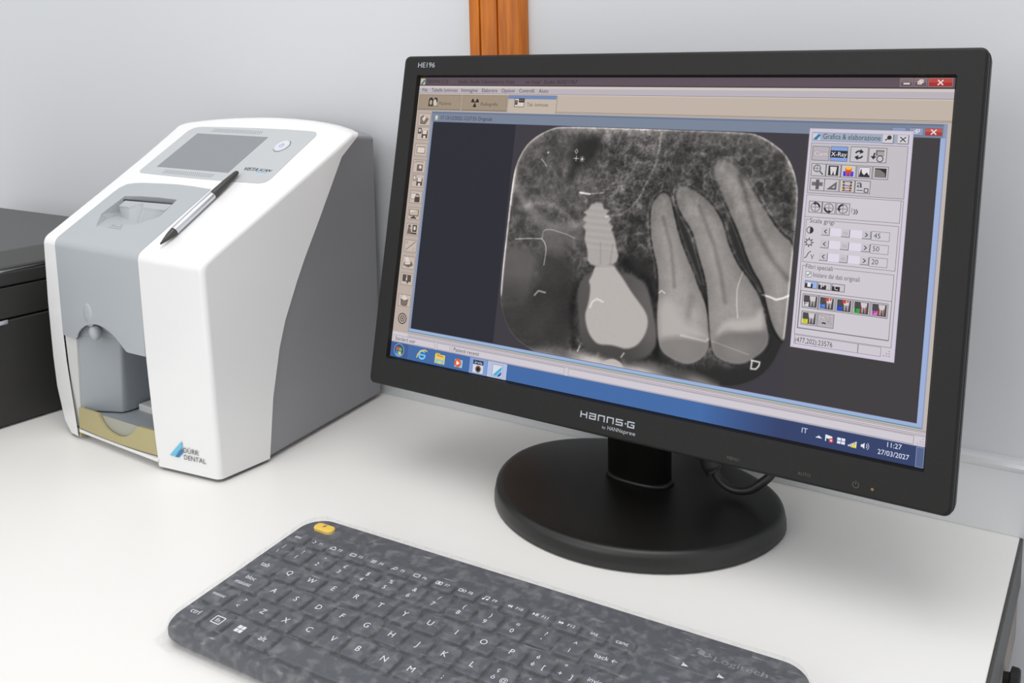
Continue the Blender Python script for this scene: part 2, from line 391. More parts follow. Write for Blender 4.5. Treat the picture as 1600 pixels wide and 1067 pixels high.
# slanting lip above the bay and a small knob on it
V = [(-0.0830,-0.0052,0.1145),(0.0250,-0.0035,0.1145),(-0.0430,0.0110,0.0965),(-0.0810,-0.0048,0.0965)]
pmesh('bay_lip', V, [(0,3,2,1)], M['cav'], sn, recalc=False)
def ell(name, c, rr, m, parent, n=14, k=9):
    L = []
    for i in range(1, k):
        a = math.pi*i/k; L.append([(c[0]+rr[0]*math.sin(a)*math.cos(2*math.pi*j/n), c[1]+rr[1]*math.sin(a)*math.sin(2*math.pi*j/n), c[2]+rr[2]*math.cos(a)) for j in range(n)])
    return loft(name, L, m, parent, smooth=True)
ell('knob', (-0.0560, -0.0030, 0.1035), (0.0062, 0.005, 0.0075), M['grey'], sn)
ell('finger_dent', (-0.0575, -0.0062, 0.1205), (0.0085, 0.0028, 0.0115), M['grey'], sn)
bx('shelf', (-40, 24, 24), (39, 54, 31), M['cavl'], bv=1)
# tray: front lip with a dip, floor, left flange, right flange
def tf(u, z, o=0): p = front(u, z); return (p.x/1000, (p.y+o+1.0)/1000, p.z/1000)
lipT = [(-80, 30), (-62, 31.3), (-47, 32), (-44.5, 29), (-41, 25), (-35, 21), (-28, 18.7), (-18, 17.5), (-9, 18.3), (-1, 21.5), (6, 26), (10, 30.5), (13, 32.3), (24, 32.5), (38.2, 32.7)]
V = []; F = []
for u, z in lipT: V.append(tf(u, z)); V.append(tf(u, 11.5)); V.append(tf(u, z, 2.2)); V.append(tf(u, 11.5, 2.2))
for k in range(len(lipT)-1):
    a = 4*k; b = a+4
    F += [(a, a+1, b+1, b), (a+2, b+2, b+3, a+3), (a, b, b+2, a+2), (a+1, a+3, b+3, b+1)]
F += [(0, 2, 3, 1), (4*len(lipT)-4, 4*len(lipT)-3, 4*len(lipT)-1, 4*len(lipT)-2)]
tr = pmesh('tray', V, F, M['khaki'], sn); tr['label'] = 'khaki front tray'
def pl(name, q, m): return pmesh(name, q, [(0, 1, 2, 3)], m, sn, recalc=False)
o = bx('tray_floor', (-79, -9, 11.2), (38, 50, 13), M['khaki'])
bx('bay_floor', (-80, -8, 23.4), (38, 50, 25), M['cav'])
f1 = [tf(-81, 30), tf(-77.8, 29.5), tf(-78.3, 3), tf(-80.6, 2.5)]; f2 = [(p[0], p[1]+0.012, p[2]) for p in f1]
pmesh('tray_flange', f1+f2, [(0,1,2,3),(4,7,6,5),(0,4,5,1),(1,5,6,2),(2,6,7,3),(3,7,4,0)], M['khaki'], sn)
f1 = [tf(36.6, 32), tf(38.8, 32), tf(39.6, 2.8), tf(37.0, 3.2)]; f2 = [(p[0], p[1]+0.012, p[2]) for p in f1]
pmesh('tray_flange', f1+f2, [(0,1,2,3),(4,7,6,5),(0,4,5,1),(1,5,6,2),(2,6,7,3),(3,7,4,0)], M['khaki'], sn)
bay = mat('smoky_plastic', (160, 160, 148), 0.35)
o = pmesh('tray_insert', [tf(-47, 30, 2.6), tf(14, 31, 2.6), tf(14, 14, 2.6), tf(-47, 14, 2.6)], [(0, 1, 2, 3)], bay, sn, recalc=False)

# control panel on the slope
def panel_pts(off, ins=0):
    pts = [(-109+ins, 110), (-109+ins, 108), (-107, 104.8+ins), (-103, 103.8+ins), (-60, 103.2+ins), (-17.6, 103.2+ins), (40, 104+ins), (70, 105+ins), (76, 107), (79-ins, 112)]
    pts += [(77.6-ins, 150), (77.4-ins, 176), (76.5-ins, 180), (72, 184-ins), (66, 185-ins), (30, 185.9-ins), (-12, 185.8-ins), (-60, 184.8-ins), (-98, 183.5-ins), (-106, 181-ins), (-110+ins, 175)]
    return [tuple(surf(u, t, off)) for u, t in pts]
cp = loft('control_panel', [panel_pts(0.02), panel_pts(0.35), panel_pts(0.55, 0.4)], M['panel'], sn, cap0=False)
cp['label'] = 'light grey control panel'
gq = [(-90.0, 114.6), (18, 115.0), (17.8, 171.8), (-89.8, 171.6)]
dsp = loft('display', [[tuple(surf(u, t, 0.5)) for u, t in gq], [tuple(surf(u, t, 0.75)) for u, t in gq]], M['glass'], sn, cap0=False)
dsp['label'] = 'switched-off grey display'
for y0_, xs0 in ((178.3, -72), (108.6, -71)):
    dots = [disc(xs0+k*2.9+(r_ % 2)*1.45, y0_+(r_-1)*2.0, 0.6, n=6) for r_ in range(3) for k in range(26)]
    flat('speaker_grille', dots, lambda x, y: sl(x, y, 0.62), M['holes'], sn)
bt = loft('power_button', [[tuple(surf(49.3+rr*math.cos(a), 159.4+rr*math.sin(a), o_)) for a in [2*math.pi*k/28 for k in range(28)]] for rr, o_ in ((8.3, 0.5), (8.3, 1.2), (7.2, 1.8), (6.5, 1.6), (0.5, 1.5))], mat('button_plastic', (206, 208, 214), 0.3), sn, cap0=False, smooth=True)
flat('button_rim', [ring(49.3, 159.4, 8.9, 8.3)], lambda x, y: sl(x, y, 0.64), M['ink'], sn)
flat('power_symbol', [ring(0, 0, 2.6, 2.1, 130, 410, 16), R(-0.3, 0.6, 0.3, 3.2)], lambda x, y: sl(49.3+x, 159.4+y, 1.75), mat('power_print', (150, 140, 200), 0.5), bt)
br = [text_fit('VISTA', 32, 51.5, 120.6, 6.4)]
br = [([(p[0]+a, p[1]+b) for p in v], f_) for v, f_ in br+[text_fit('SCAN', 53, 68.5, 121.2, 5.0)] for a in (0, 0.35) for b in (0,)]
flat('brand_lettering', br, lambda x, y: sl(x+(y-120.6)*0.3, y, 0.64), M['ink'], sn)
flat('brand_underline', [poly([(52, 119.0), (66.5, 119.3), (67, 120.4), (52.4, 120.3)])], lambda x, y: sl(x, y, 0.64), M['blue1'], sn)
# printed maker's mark on the white front
def fm(x, z): p = front(x, z); return (p.x/1000, (p.y-0.35)/1000, z/1000)
flat('logo_stripe', [poly([(67.7, 30.3), (68.1, 25.8), (58.2, 15.6), (53.2, 15.6)])], fm, M['blue1'], sn)
flat('logo_wedge', [poly([(68.2, 24.7), (68.6, 20.6), (63.6, 15.5), (59.3, 15.3)])], fm, M['blue2'], sn)
flat('maker_lettering', [text_fit('DÜRR', 69.3, 86, 21.0, 6.0), text_fit('DENTAL', 69.6, 93.2, 15.0, 6.0)], fm, M['ink'], sn)

# ------------------------------------------------------------------ stylus lying on the scanner
def sw(u, t, o): 
    return sn_m @ Vector(surf(u, t, o))
sn_m = Matrix.Translation(Vector((-0.67057, -0.23082, 0))) @ Matrix.Rotation(math.radians(-2.8), 4, 'Z')
pa = sw(40.5, 12.5, 4.0); pb = sw(36.0, 113.5, 4.2); ax = (pb-pa); PL = ax.length
st = bpy.data.objects.new('stylus_pen', None); C.objects.link(st); st.empty_display_size = 0.01
st.matrix_world = Matrix.Translation(pa) @ ax.to_track_quat('Z', 'Y').to_matrix().to_4x4()
tag(st, 'silver stylus pen with dark tip and cap lying on the white slope of the scanner', 'pen')
def lathe(name, prof, m, parent, n=24):
    return loft(name, [[(r_*math.cos(2*math.pi*k/n), r_*math.sin(2*math.pi*k/n), z) for k in range(n)] for z, r_ in prof], m, parent, smooth=True)
L_ = PL
lathe('nib', [(0.0, 0.0004), (0.0008, 0.0009), (0.0026, 0.0012), (0.003, 0.0012)], M['ink'], st)
lathe('tip', [(0.003, 0.0013), (0.006, 0.0020), (0.011, 0.0030), (0.0155, 0.0035), (0.0172, 0.0036)], M['pend'], st)
lathe('barrel', [(0.0172, 0.0036), (0.0175, 0.0038), (0.0655, 0.0038), (0.0665, 0.0037)], M['steel'], st)
lathe('cap', [(0.0665, 0.0035), (0.069, 0.0037), (0.085, 0.0033), (0.098, 0.0024), (L_-0.001, 0.0019), (L_, 0.0010)], M['pend'], st)

# ------------------------------------------------------------------ printer at the left
pt = empty('printer', (-1.06, -0.25, 0)); tag(pt, 'low black printer with flat grey lid at the left end of the desk', 'printer')
def pq(x, y, z): return (x+1.06, y+0.25, z)
def pbox(name, xs, ys, zs, m, bv=0.003, skew=0.055):
    x0, x1 = xs; y0, y1 = ys; z0, z1 = zs
    f = lambda y: (y+0.25)*skew   # side is turned slightly off the wall's normal
    vs = [pq(x+f(y), y, z) for z in (z0, z1) for x, y in ((x0, y0), (x1, y0), (x1, y1), (x0, y1))]
    o = pmesh(name, vs, [(0,3,2,1),(4,5,6,7),(0,1,5,4),(1,2,6,5),(2,3,7,6),(3,0,4,7)], m, pt); bevel(o, bv, 3); return o
pbox('body', (-1.28, -0.8385), (-0.46, -0.085), (0.002, 0.1035), M['prt'], 0.002, 0.08)
pbox('upper_body', (-1.28, -0.8388), (-0.46, -0.085), (0.1047, 0.1350), M['prt'], 0.002, 0.08)
pbox('scanner_frame', (-1.28, -0.8380), (-0.46, -0.085), (0.1360, 0.1495), M['prt'], 0.002, 0.08)
# lid: flat top with a broad slanting margin
f = lambda y: (y+0.25)*0.08
lo_ = [(-1.28, -0.46), (-0.8388, -0.46), (-0.8388, -0.085), (-1.28, -0.085)]
L0 = [pq(x+f(y), y, 0.1512) for x, y in lo_]; L1 = [pq(x+f(y), y, 0.1545) for x, y in lo_]
ins_ = [(-1.25, -0.43), (-0.857, -0.43), (-0.857, -0.086), (-1.25, -0.086)]
L2 = [pq(x+f(y), y, 0.1665) for x, y in ins_]
o = loft('lid', [L0, L1, L2], M['prtlid'], pt); bevel(o, 0.0015, 2, 10); o['label'] = 'dark grey lid'
box('seal_strip', pq(-1.27, -0.45, 0.1490), pq(-0.8400, -0.09, 0.1516), M['steel'], pt)
o = box('handle_trim', pq(-0.8405, -0.40, 0.0995), pq(-0.8375, -0.2470, 0.1040), M['steel'], pt, 0.001); o['label'] = 'thin silver trim'

# ------------------------------------------------------------------ monitor
MB = Vector((-0.2574, -0.0915, 0)); MY = -0.0231; TL = 0.2248
mo = empty('monitor', MB, MY); tag(mo, 'black widescreen computer monitor on a round base showing a dental X-ray', 'monitor')
Mi = (Matrix.Translation(MB) @ Matrix.Rotation(MY, 4, 'Z')).inverted()
hc = Mi @ Vector((-0.2469, -0.128, 0.2141))
HM = Matrix.Translation(hc) @ Matrix.Rotation(-TL, 4, 'X')
def head(o): o.location = hc; o.rotation_euler = (-TL, 0, 0); return o
def L3(pts, y): return [(p[0], y, p[1]) for p in pts]
X0, X1, Z0, Z1 = -0.2215, 0.2225, -0.1392, 0.1328
def ro(i, r): return rrect(X0+i, X1-i, Z0+i, Z1-i, r)
bz = loft('bezel', [L3(ro(0.0008, 0.0045), 0.0165), L3(ro(0, 0.005), 0.006), L3(ro(0, 0.005), 0.0052), L3(ro(0.0006, 0.005), 0.0048), L3(ro(0.0004, 0.005), 0.0042), L3(ro(0, 0.005), -0.0012), L3(ro(0.0006, 0.0045), -0.0026), L3(ro(0.0018, 0.004), -0.0032),
     L3(rrect(-0.2062, 0.2062, -0.1168, 0.1166, 0.0012), -0.0032), L3(rrect(-0.2052, 0.2052, -0.1156, 0.1156, 0.0008), 0.0004), L3(rrect(-0.2050, 0.2050, -0.1154, 0.1154, 0.0005), 0.0006)], M['bez'], mo, cap0=False, cap1=False)
head(bz)
bk = loft('rear_shell', [L3(ro(0.0009, 0.005), 0.0163), L3(ro(0.004, 0.008), 0.0225), L3(rrect(-0.15, 0.15, -0.10, 0.10, 0.02), 0.036), L3(rrect(-0.13, 0.13, -0.08, 0.08, 0.02), 0.042)], M['bez'], mo, cap0=False)
head(bk)
# base: two-radius plate
def plan(a, bf, bb, n=72):
    out = []
    for k in range(n):
        t = 2*math.pi*k/n; s = math.sin(t); out.append((a*math.cos(t), (bb if s > 0 else bf)*s))
    return out
def bl(sh, z, y0=0.0): return [(x, y+y0, z) for x, y in plan(0.1142-sh, 0.1035-sh, 0.080-sh)]
bs = loft('base', [bl(0.0012, 0.0006), bl(0, 0.0012), bl(0.0002, 0.0058), bl(0.0012, 0.0105), bl(0.0022, 0.0135), bl(0.0045, 0.0149), bl(0.0075, 0.0152), bl(0.040, 0.0168), bl(0.070, 0.0172)], M['base'], mo, smooth=True)
bs.data.materials.append(M['rim'])
nl = 72
for i, p in enumerate(bs.data.polygons):
    if i < nl*5: p.material_index = 1
def el(a, b, y0, z, n=40, p=2.6):
    out = []
    for k in range(n):
        t = 2*math.pi*k/n; c, s = math.cos(t), math.sin(t)
        out.append((a*math.copysign(abs(c)**(2/p), c), y0+b*math.copysign(abs(s)**(2/p), s), z))
    return out
lathe_ = loft('neck_collar', [el(0.0272, 0.0148, 0.0035, 0.0160), el(0.0272, 0.0148, 0.0035, 0.0196), el(0.0262, 0.0140, 0.0035, 0.0206)], M['base'], mo, smooth=True)
loft('neck', [el(0.0256, 0.0132, 0.0035, 0.018), el(0.0256, 0.0132, 0.0035, 0.10), el(0.0256, 0.0132, 0.008, 0.16)], M['base'], mo, smooth=True)
o = loft('hinge', [[hp for hp in [tuple(HM @ Vector(q)) for q in L3(rrect(-0.035, 0.035, -0.095, -0.03, 0.005), yy)]] for yy in (0.030, 0.056)], M['base'], mo)
# printed marks on the bezel
def bzf(x, z): return (x/1000, -0.00332, z/1000)
def letter(ch, x):
    W = 5.0; Hh = 4.4; s = 0.85; T = lambda a, b, c, e: R(x+a, b, x+c, e)
    D = {'H': [T(0, 0, s, Hh), T(W-s, 0, W, Hh), T(s, 1.9, W-s, 1.9+s)],
         'A': [T(0, Hh-s, W, Hh), T(W-s, 0, W, Hh-s), T(0, 0, W-s, s), T(0, s, s, 2.7), T(s, 2.0, W-s, 2.7)],
         'N': [T(0, 0, s, Hh), T(s, Hh-s, W, Hh), T(W-s, 0, W, Hh-s)],
         'S': [T(0, Hh-s, W, Hh), T(0, 1.8, s, Hh-s), T(s, 1.8, W, 1.8+s), T(W-s, s, W, 1.8), T(0, 0, W, s)],
         'G': [T(0, Hh-s, W, Hh), T(0, 0, s, Hh-s), T(s, 0, W, s), T(W-s, s, W, 2.6), T(2.4, 1.8, W-s, 2.6)], '.': [T(0, 1.7, 1, 2.7)]}
    return D[ch], (W if ch != '.' else 1.0)
pp = []; x = -21.8
for ch in 'HANNS.G':
    q, w_ = letter(ch, x); pp += q; x += w_*1.16+0.55
kx = 43.5/(x-0.55-(-21.8))
head(flat('brand_lettering', [([(-21.8+(a[0]+21.8)*kx, a[1]-129.0) for a in v], f_) for v, f_ in pp], bzf, M['silver_ink'], mo))
head(flat('subbrand_lettering', [text_fit('by', -3.6, -1.0, -133.4, 2.6), text_fit('HANN', 0.6, 10.6, -133.6, 3.9), text_fit('spree', 11.0, 22.0, -133.6, 3.9)], bzf, M['silver_ink'], mo))
head(flat('model_lettering', [text_fit('HE196', -206, -188.5, 122.9, 6.0)], bzf, M['silver_ink'], mo))
head(flat('menu_lettering', [text_fit('MENU', 88, 96, -134.6, 2.8)], bzf, M['faint_ink'], mo))
head(flat('auto_lettering', [text_fit('AUTO', 134, 142, -134.2, 2.8)], bzf, M['faint_ink'], mo))
head(flat('power_symbol', [ring(169, -132.4, 2.0, 1.6, 120, 420, 14), R(168.8, -132.4, 169.2, -130)], bzf, M['faint_ink'], mo))
head(flat('status_light', [disc(178.6, -132.9, 0.9, n=10)], bzf, mat('amber_lens', (120, 96, 40), 0.3), mo))

# ------------------------------------------------------------------ the lit screen, in its own 1366 x 768 pixels
SWm, SHm = 0.4098, 0.2304
def scr_mat():
    m = bpy.data.materials.new('lit_screen'); m.use_nodes = True; nt = m.node_tree; b = nt.nodes['Principled BSDF']
    a = nt.nodes.new('ShaderNodeAttribute'); a.attribute_name = 'Col'
    b.inputs['Base Color'].default_value = (0.004, 0.004, 0.004, 1); b.inputs['Roughness'].default_value = 0.5
    b.inputs['Specular IOR Level'].default_value = 0.1
    nt.links.new(a.outputs['Color'], b.inputs['Emission Color']); b.inputs['Emission Strength'].default_value = 1.0
    return m
M['scr'] = scr_mat()
def spt(x, y, ly): return ((x/1366-0.5)*SWm, 0.0003-ly*0.00004, (0.5-y/768)*SHm)
class Cv:
    def __init__(s): s.V = []; s.F = []; s.c = []
    def add(s, p, col, ly=1):
        v, f = p; o = len(s.V); s.V += [spt(q[0], q[1], ly) for q in v]; s.F += [tuple(i+o for i in g) for g in f]; s.c += [(*lin(col), 1)]*len(v)
        return s
    def rect(s, x0, y0, x1, y1, col, ly=1): return s.add(R(x0, y0, x1, y1), col, ly)
    def frame(s, x0, y0, x1, y1, col, w=1, ly=2):
        for q in ((x0, y0, x1, y0+w), (x0, y1-w, x1, y1), (x0, y0+w, x0+w, y1-w), (x1-w, y0+w, x1, y1-w)): s.rect(*q, col, ly)
        return s
    def line(s, pts, w, col, ly=3): return s.add(stroke(pts, w), col, ly)
    def text(s, t, x0, x1, yb, size, col, ly=3):
        v, f = text_fit(t, x0, x1, 0, size); v = v.copy(); v[:, 1] = yb-v[:, 1]
        return s.add((v.tolist(), f), col, ly)
    def build(s, name, parent):
        me = bpy.data.meshes.new(name); me.from_pydata(s.V, [], s.F)
        at = me.color_attributes.new('Col', 'FLOAT_COLOR', 'POINT'); at.data.foreach_set('color', np.array(s.c, dtype=np.float32).ravel())
        return link(name, me, M['scr'], parent)
scr = Cv().rect(0, 0, 1366, 768, (188, 178, 172), 0).build('screen', mo); head(scr)
K = (48, 44, 46); LN = (118, 108, 108)
# application window: title, menu, tabs, status bar
c = Cv(); c.rect(0, 0, 1366, 23, (92, 78, 88)).rect(0, 20, 1366, 23, (70, 60, 70), 2)
c.rect(2, 3, 18, 20, (196, 190, 150), 2).add(poly([(3, 19), (15, 5), (18, 9), (9, 20)]), (40, 110, 150), 3)
c.text('DBSWIN 5.7.0', 24, 98, 16, 15, (52, 44, 52)).text('Studio: Studio Odontoiatrico Vozzi', 132, 315, 16, 15, (52, 44, 52)).text("co Vozzi'  Studio 06/02/1967", 349, 502, 16, 15, (52, 44, 52))
c.rect(0, 23, 1366, 29, (206, 196, 190)).rect(0, 29, 1366, 43, (184, 176, 184)).rect(0, 43, 1366, 44, LN, 2)
for t, a, b in (('File', 11, 29), ('Tabella luminosa', 44, 133), ('Immagine', 146, 200), ('Elaborare', 214, 263), ('Opzioni', 277, 318), ('Controlli', 332, 378), ('Aiuto', 392, 420)): c.text(t, a, b, 39, 14, K)
c.rect(0, 44, 1366, 90, (190, 176, 164)).rect(0, 44, 1366, 46, (206, 196, 186), 2)
c.rect(0, 88, 300, 89, LN, 2).rect(449, 87, 1366, 88, LN, 2).rect(0, 90, 1366, 91, (140, 128, 118), 2)
for a, b in ((3, 149), (152, 298)): c.rect(a, 48, b, 87, (158, 142, 124), 2).frame(a, 47, b, 88, (104, 94, 84), 1, 3)
c.rect(300, 46, 448, 90, (192, 178, 164), 2).rect(301, 47, 447, 56, (112, 134, 178), 3).frame(300, 46, 449, 91, (110, 100, 92), 1, 3).rect(301, 89, 447, 92, (192, 178, 164), 4)
c.text('Paziente', 75, 116, 75, 13, (92, 80, 74)).text('Radiografia', 215, 269, 75, 13, (84, 74, 68)).text('Tab. luminosa', 360, 424, 74, 13, (84, 76, 72))
c.rect(0, 699, 1366, 728, (206, 200, 208)).rect(0, 90, 54, 700, (184, 170, 160))
for y in (697, 700, 704, 707): c.rect(54, y, 1366, y+1, (140, 128, 138), 2)
for a, b in ((4, 150), (156, 200), (205, 548), (559, 1345)): c.frame(a, 709, b, 726, (146, 134, 142), 1, 2)
for k in range(3):
    for j in range(3-k): c.rect(1361-j*5, 722-k*5, 1363-j*5, 724-k*5, (150, 146, 170), 3)
c.text('Standard user', 12, 83, 722, 14, K).text('Pazienti recenti', 212, 293, 722, 14, K)
for k, (a, b) in enumerate(((1262, 1287), (1289, 1314), (1316, 1362))): c.rect(a, 2, b, 18, ((122, 104, 110), (126, 106, 112), (186, 70, 62))[k], 2).rect(a, 10, b, 18, ((98, 82, 90), (100, 84, 92), (160, 46, 44))[k], 3).frame(a, 1, b, 19, (150, 130, 132), 1, 4)
W_ = (226, 214, 206)
c.rect(1269, 11, 1281, 14, W_, 5).frame(1296, 7, 1304, 14, W_, 2, 5).frame(1299, 4, 1307, 11, W_, 2, 5).line([(1334, 5), (1344, 15)], 2.6, W_, 5).line([(1344, 5), (1334, 15)], 2.6, W_, 5)
c.build('application_window', scr)
# tab icons
c = Cv()
c.add(disc(46, 65, 8, 10), K, 4).add(disc(62, 64, 7, 9), K, 4).rect(38, 64, 54, 78, K, 4).add(disc(46, 69, 4.5, 7), (182, 166, 150), 5).add(disc(60, 68, 5, 8), (206, 196, 186), 5).add(poly([(62, 64), (67, 69), (66, 78), (58, 79)]), (206, 196, 186), 5).line([(37, 79), (72, 79)], 1.4, K, 5)
c.build('patient_icon', scr)
c = Cv()
for a in (-30, 90, 210):
    q = [(195+3*math.cos(math.radians(a+s)), 67+3*math.sin(math.radians(a+s))) for s in (-30, 30)]+[(195+13*math.cos(math.radians(a+s)), 67+13*math.sin(math.radians(a+s))) for s in (28, 0, -28)]
    c.add(poly(q), (40, 34, 32), 4)
c.add(disc(195, 67, 2), (40, 34, 32), 4).build('radiation_icon', scr)
c = Cv().rect(321, 54, 352, 77, (214, 204, 192), 4).frame(321, 54, 352, 77, (70, 62, 60), 1.5, 5).rect(334, 55, 351, 65, (56, 50, 52), 5).rect(323, 59, 331, 71, (70, 62, 62), 5).rect(336, 57, 341, 61, (120, 110, 104), 6).rect(343, 57, 348, 61, (120, 110, 104), 6).rect(325, 62, 328, 66, (150, 140, 130), 6)
c.build('light_table_icon', scr)
# inner document window
c = Cv(); c.rect(53, 93, 1359, 694, (138, 150, 176), 2).rect(54, 94, 1352, 121, (120, 130, 150), 3).rect(54, 94, 1352, 98, (104, 116, 142), 4)
c.rect(56, 685, 1357, 692, (156, 174, 212), 3).rect(1347, 122, 1357, 690, (156, 174, 212), 3).rect(53, 692, 1359, 694, (70, 140, 150), 4).rect(1357, 94, 1358.5, 694, (140, 150, 190), 4)
c.rect(62, 122, 1347, 684, (36, 37, 48), 3).rect(1079, 122, 1346, 684, (60, 56, 59), 4).frame(61, 121, 1348, 685, (96, 104, 130), 1, 4)
c.text('17 13/12/2022 12:57:55 Originale', 87, 257, 115, 14, (44, 48, 60), 5).rect(67, 104, 76, 117, (190, 180, 170), 5).rect(69, 106, 74, 112, (226, 220, 210), 6)
for a, b, q in ((1254, 1282, (138, 150, 184)), (1287, 1315, (140, 150, 180)), (1318, 1350, (190, 84, 76))): c.rect(a, 103, b, 117, q, 4).frame(a, 102, b, 118, (96, 100, 130), 1, 5)
c.rect(1318, 110, 1350, 117, (168, 56, 52), 5).line([(1329, 105), (1339, 115)], 2.4, (226, 216, 220), 6).line([(1339, 105), (1329, 115)], 2.4, (226, 216, 220), 6)
c.frame(1296, 108, 1304, 114, (220, 214, 224), 1.6, 6).frame(1300, 105, 1308, 111, (220, 214, 224), 1.6, 6)
c.build('document_window', scr)

# radiograph: shapes in screen pixels
FILM=[(471,122),(438,130),(399,149),(369,175),(350,212),(342,245),(339,309),(338,458),(338,504),(340,568),(350,597),(371,637),(403,665),(452,683),(468,684),(561,684),(792,684),(948,685),(979,679),(1023,657),(1053,623),(1070,577),(1075,564),(1076,371),(1077,256),(1066,210),(1043,168),(1007,142),(972,126),(949,123),(814,122)]
SCREW=[(577,310),(591,304),(606,306),(612,318),(626,321),(620,332),(635,340),(629,350),(641,359),(638,367),(649,387),(656,407),(663,427),(660,440),(652,447),(629,453),(603,457),(590,454),(581,445),(579,426),(575,415),(567,395),(568,376),(560,365),(567,355),(557,348),(566,337),(557,331),(568,323)]
ABUT=[(604,455),(652,447),(658,456),(681,478),(705,506),(728,528),(747,547),(756,567),(754,591),(744,614),(729,631),(706,640),(689,638),(668,636),(636,640),(622,635),(605,619),(594,596),(589,574),(594,554),(597,532),(596,504),(590,495),(595,485),(598,478),(602,462)]
CROWN=[(599,470),(579,483),(566,504),(562,530),(572,580),(580,617),(590,647),(606,660),(628,656),(657,667),(711,664),(756,655),(781,626),(781,597),(767,546),(753,506),(737,481),(710,469),(669,468)]
T1=[(761,269),(746,282),(735,304),(739,358),(752,405),(766,439),(775,492),(776,545),(783,597),(793,630),(826,645),(864,651),(893,632),(908,607),(905,573),(894,517),(872,480),(852,441),(826,397),(805,352),(790,306),(777,274)]
T2=[(795,255),(813,250),(849,263),(889,293),(915,331),(927,370),(956,418),(988,449),(1015,485),(1027,522),(1040,559),(1036,587),(1010,613),(983,630),(947,629),(922,619),(911,595),(903,550),(896,505),(888,460),(864,405),(846,354),(818,322),(795,288)]
T3=[(875,212),(885,188),(909,186),(941,206),(968,241),(1008,295),(1041,337),(1080,362),(1080,466),(1080,575),(1049,546),(1027,489),(1018,456),(985,415),(955,350),(927,301),(898,252)]
FIL1=[(778,521),(799,509),(819,521),(832,549),(899,574),(906,587),(845,587),(791,613),(780,568)]
FIL2=[(924,576),(938,540),(973,532),(1002,528),(1016,501),(1027,522),(1027,548),(998,551),(976,560),(940,556)]
ENA1=[(790,601),(842,591),(904,590),(908,607),(893,632),(864,651),(826,645),(793,630)]
ENA2=[(914,594),(935,566),(976,561),(1030,552),(1040,559),(1036,587),(1010,613),(983,630),(947,629),(922,619)]
WEDGE=[(638,686),(670,665),(698,672),(708,688)]
BOTL=[(442,678),(580,668),(738,666),(828,665),(891,671),(960,690),(442,690)]
DARKL=[(330,570),(411,561),(436,513),(449,435),(508,429),(556,462),(579,658),(456,677),(330,690)]
MOLAR=[(330,440),(420,430),(440,480),(425,540),(400,566),(330,572)]
SPIKE=[(436,395),(470,372),(560,372),(568,400),(520,412),(508,440),(480,440),(450,425)]
DARKSP=[(511,154),(528,147),(573,141),(586,164),(582,188),(567,211),(530,225),(518,260),(508,257),(506,204)]
GAP1=[(782,300),(800,300),(870,420),(900,520),(905,600),(893,517),(860,440),(815,360)]
GAP2=[(925,300),(960,360),(1000,430),(1045,500),(1080,600),(1075,690),(800,690),(880,655),(1000,640),(1045,570),(1020,480),(960,415),(930,360)]
DARKM=[(640,440),(740,400),(780,500),(790,620),(830,655),(960,640),(1060,600),(1060,650),(960,700),(800,660),(700,670),(775,640),(770,560),(740,480)]
NX, NY = 500, 380
xs = np.linspace(333, 1079, NX); ys = np.linspace(122.5, 684, NY); GX, GY = np.meshgrid(xs, ys)
def sdf(P, gx=None, gy=None):
    gx = GX if gx is None else gx; gy = GY if gy is None else gy
    D = np.full(gx.shape, 1e9); ins = np.zeros(gx.shape, bool); n = len(P)
    for i in range(n):
        ax_, ay = P[i]; bx_, by = P[(i+1) % n]; ex, ey = bx_-ax_, by-ay; wx_, wy = gx-ax_, gy-ay
        t = np.clip((wx_*ex+wy*ey)/(ex*ex+ey*ey+1e-9), 0, 1); D = np.minimum(D, (wx_-ex*t)**2+(wy-ey*t)**2)
        c1 = (ay > gy) != (by > gy)
        with np.errstate(all='ignore'): xi = (bx_-ax_)*(gy-ay)/(by-ay+1e-12)+ax_
        ins ^= c1 & (gx < xi)
    return np.sqrt(D)*np.where(ins, 1, -1)
def chk(P, n=2):
    for _ in range(n):
        Q = []
        for i in range(len(P)):
            a_, b_ = P[i], P[(i+1) % len(P)]; Q += [(a_[0]*.75+b_[0]*.25, a_[1]*.75+b_[1]*.25), (a_[0]*.25+b_[0]*.75, a_[1]*.25+b_[1]*.75)]
        P = Q
    return P
_sd = sdf
def sdf(P): return _sd(P if P is SCREW else chk(P))
def sms(P, w=2.5): return np.clip(sdf(P)/w*0.5+0.5, 0, 1)
def seg(pts):
    D = np.full(GX.shape, 1e9)
    for (ax_, ay), (bx_, by) in zip(pts[:-1], pts[1:]):
        ex, ey = bx_-ax_, by-ay; t = np.clip(((GX-ax_)*ex+(GY-ay)*ey)/(ex*ex+ey*ey+1e-9), 0, 1)
        D = np.minimum(D, (GX-ax_-ex*t)**2+(GY-ay-ey*t)**2)
    return np.sqrt(D)
rng = np.random.RandomState(4)
def vnoise(sx, sy, rot=0.0):
    u = (GX*math.cos(rot)+GY*math.sin(rot))/sx+500; v = (-GX*math.sin(rot)+GY*math.cos(rot))/sy+500
    T = rng.rand(256, 256); i = np.floor(u).astype(int); j = np.floor(v).astype(int); fu = u-i; fv = v-j
    fu = fu*fu*(3-2*fu); fv = fv*fv*(3-2*fv); g = lambda a, b: T[a % 256, b % 256]
    return (g(i, j)*(1-fu)+g(i+1, j)*fu)*(1-fv)+(g(i, j+1)*(1-fu)+g(i+1, j+1)*fu)*fv
def fbm(s, o=4, ax_=1.0, rot=0.0):
    r = 0; a = 1; w = 0
    for k in range(o): r = r+a*vnoise(s/2**k, s*ax_/2**k, rot); w += a; a *= 0.55
    return r/w
def rg(s_, o=3, a_=1.0, r_=0.0, k=2.2): return np.clip(1-np.abs(2*fbm(s_, o, a_, r_)-1)*k*1.6, 0, 1)
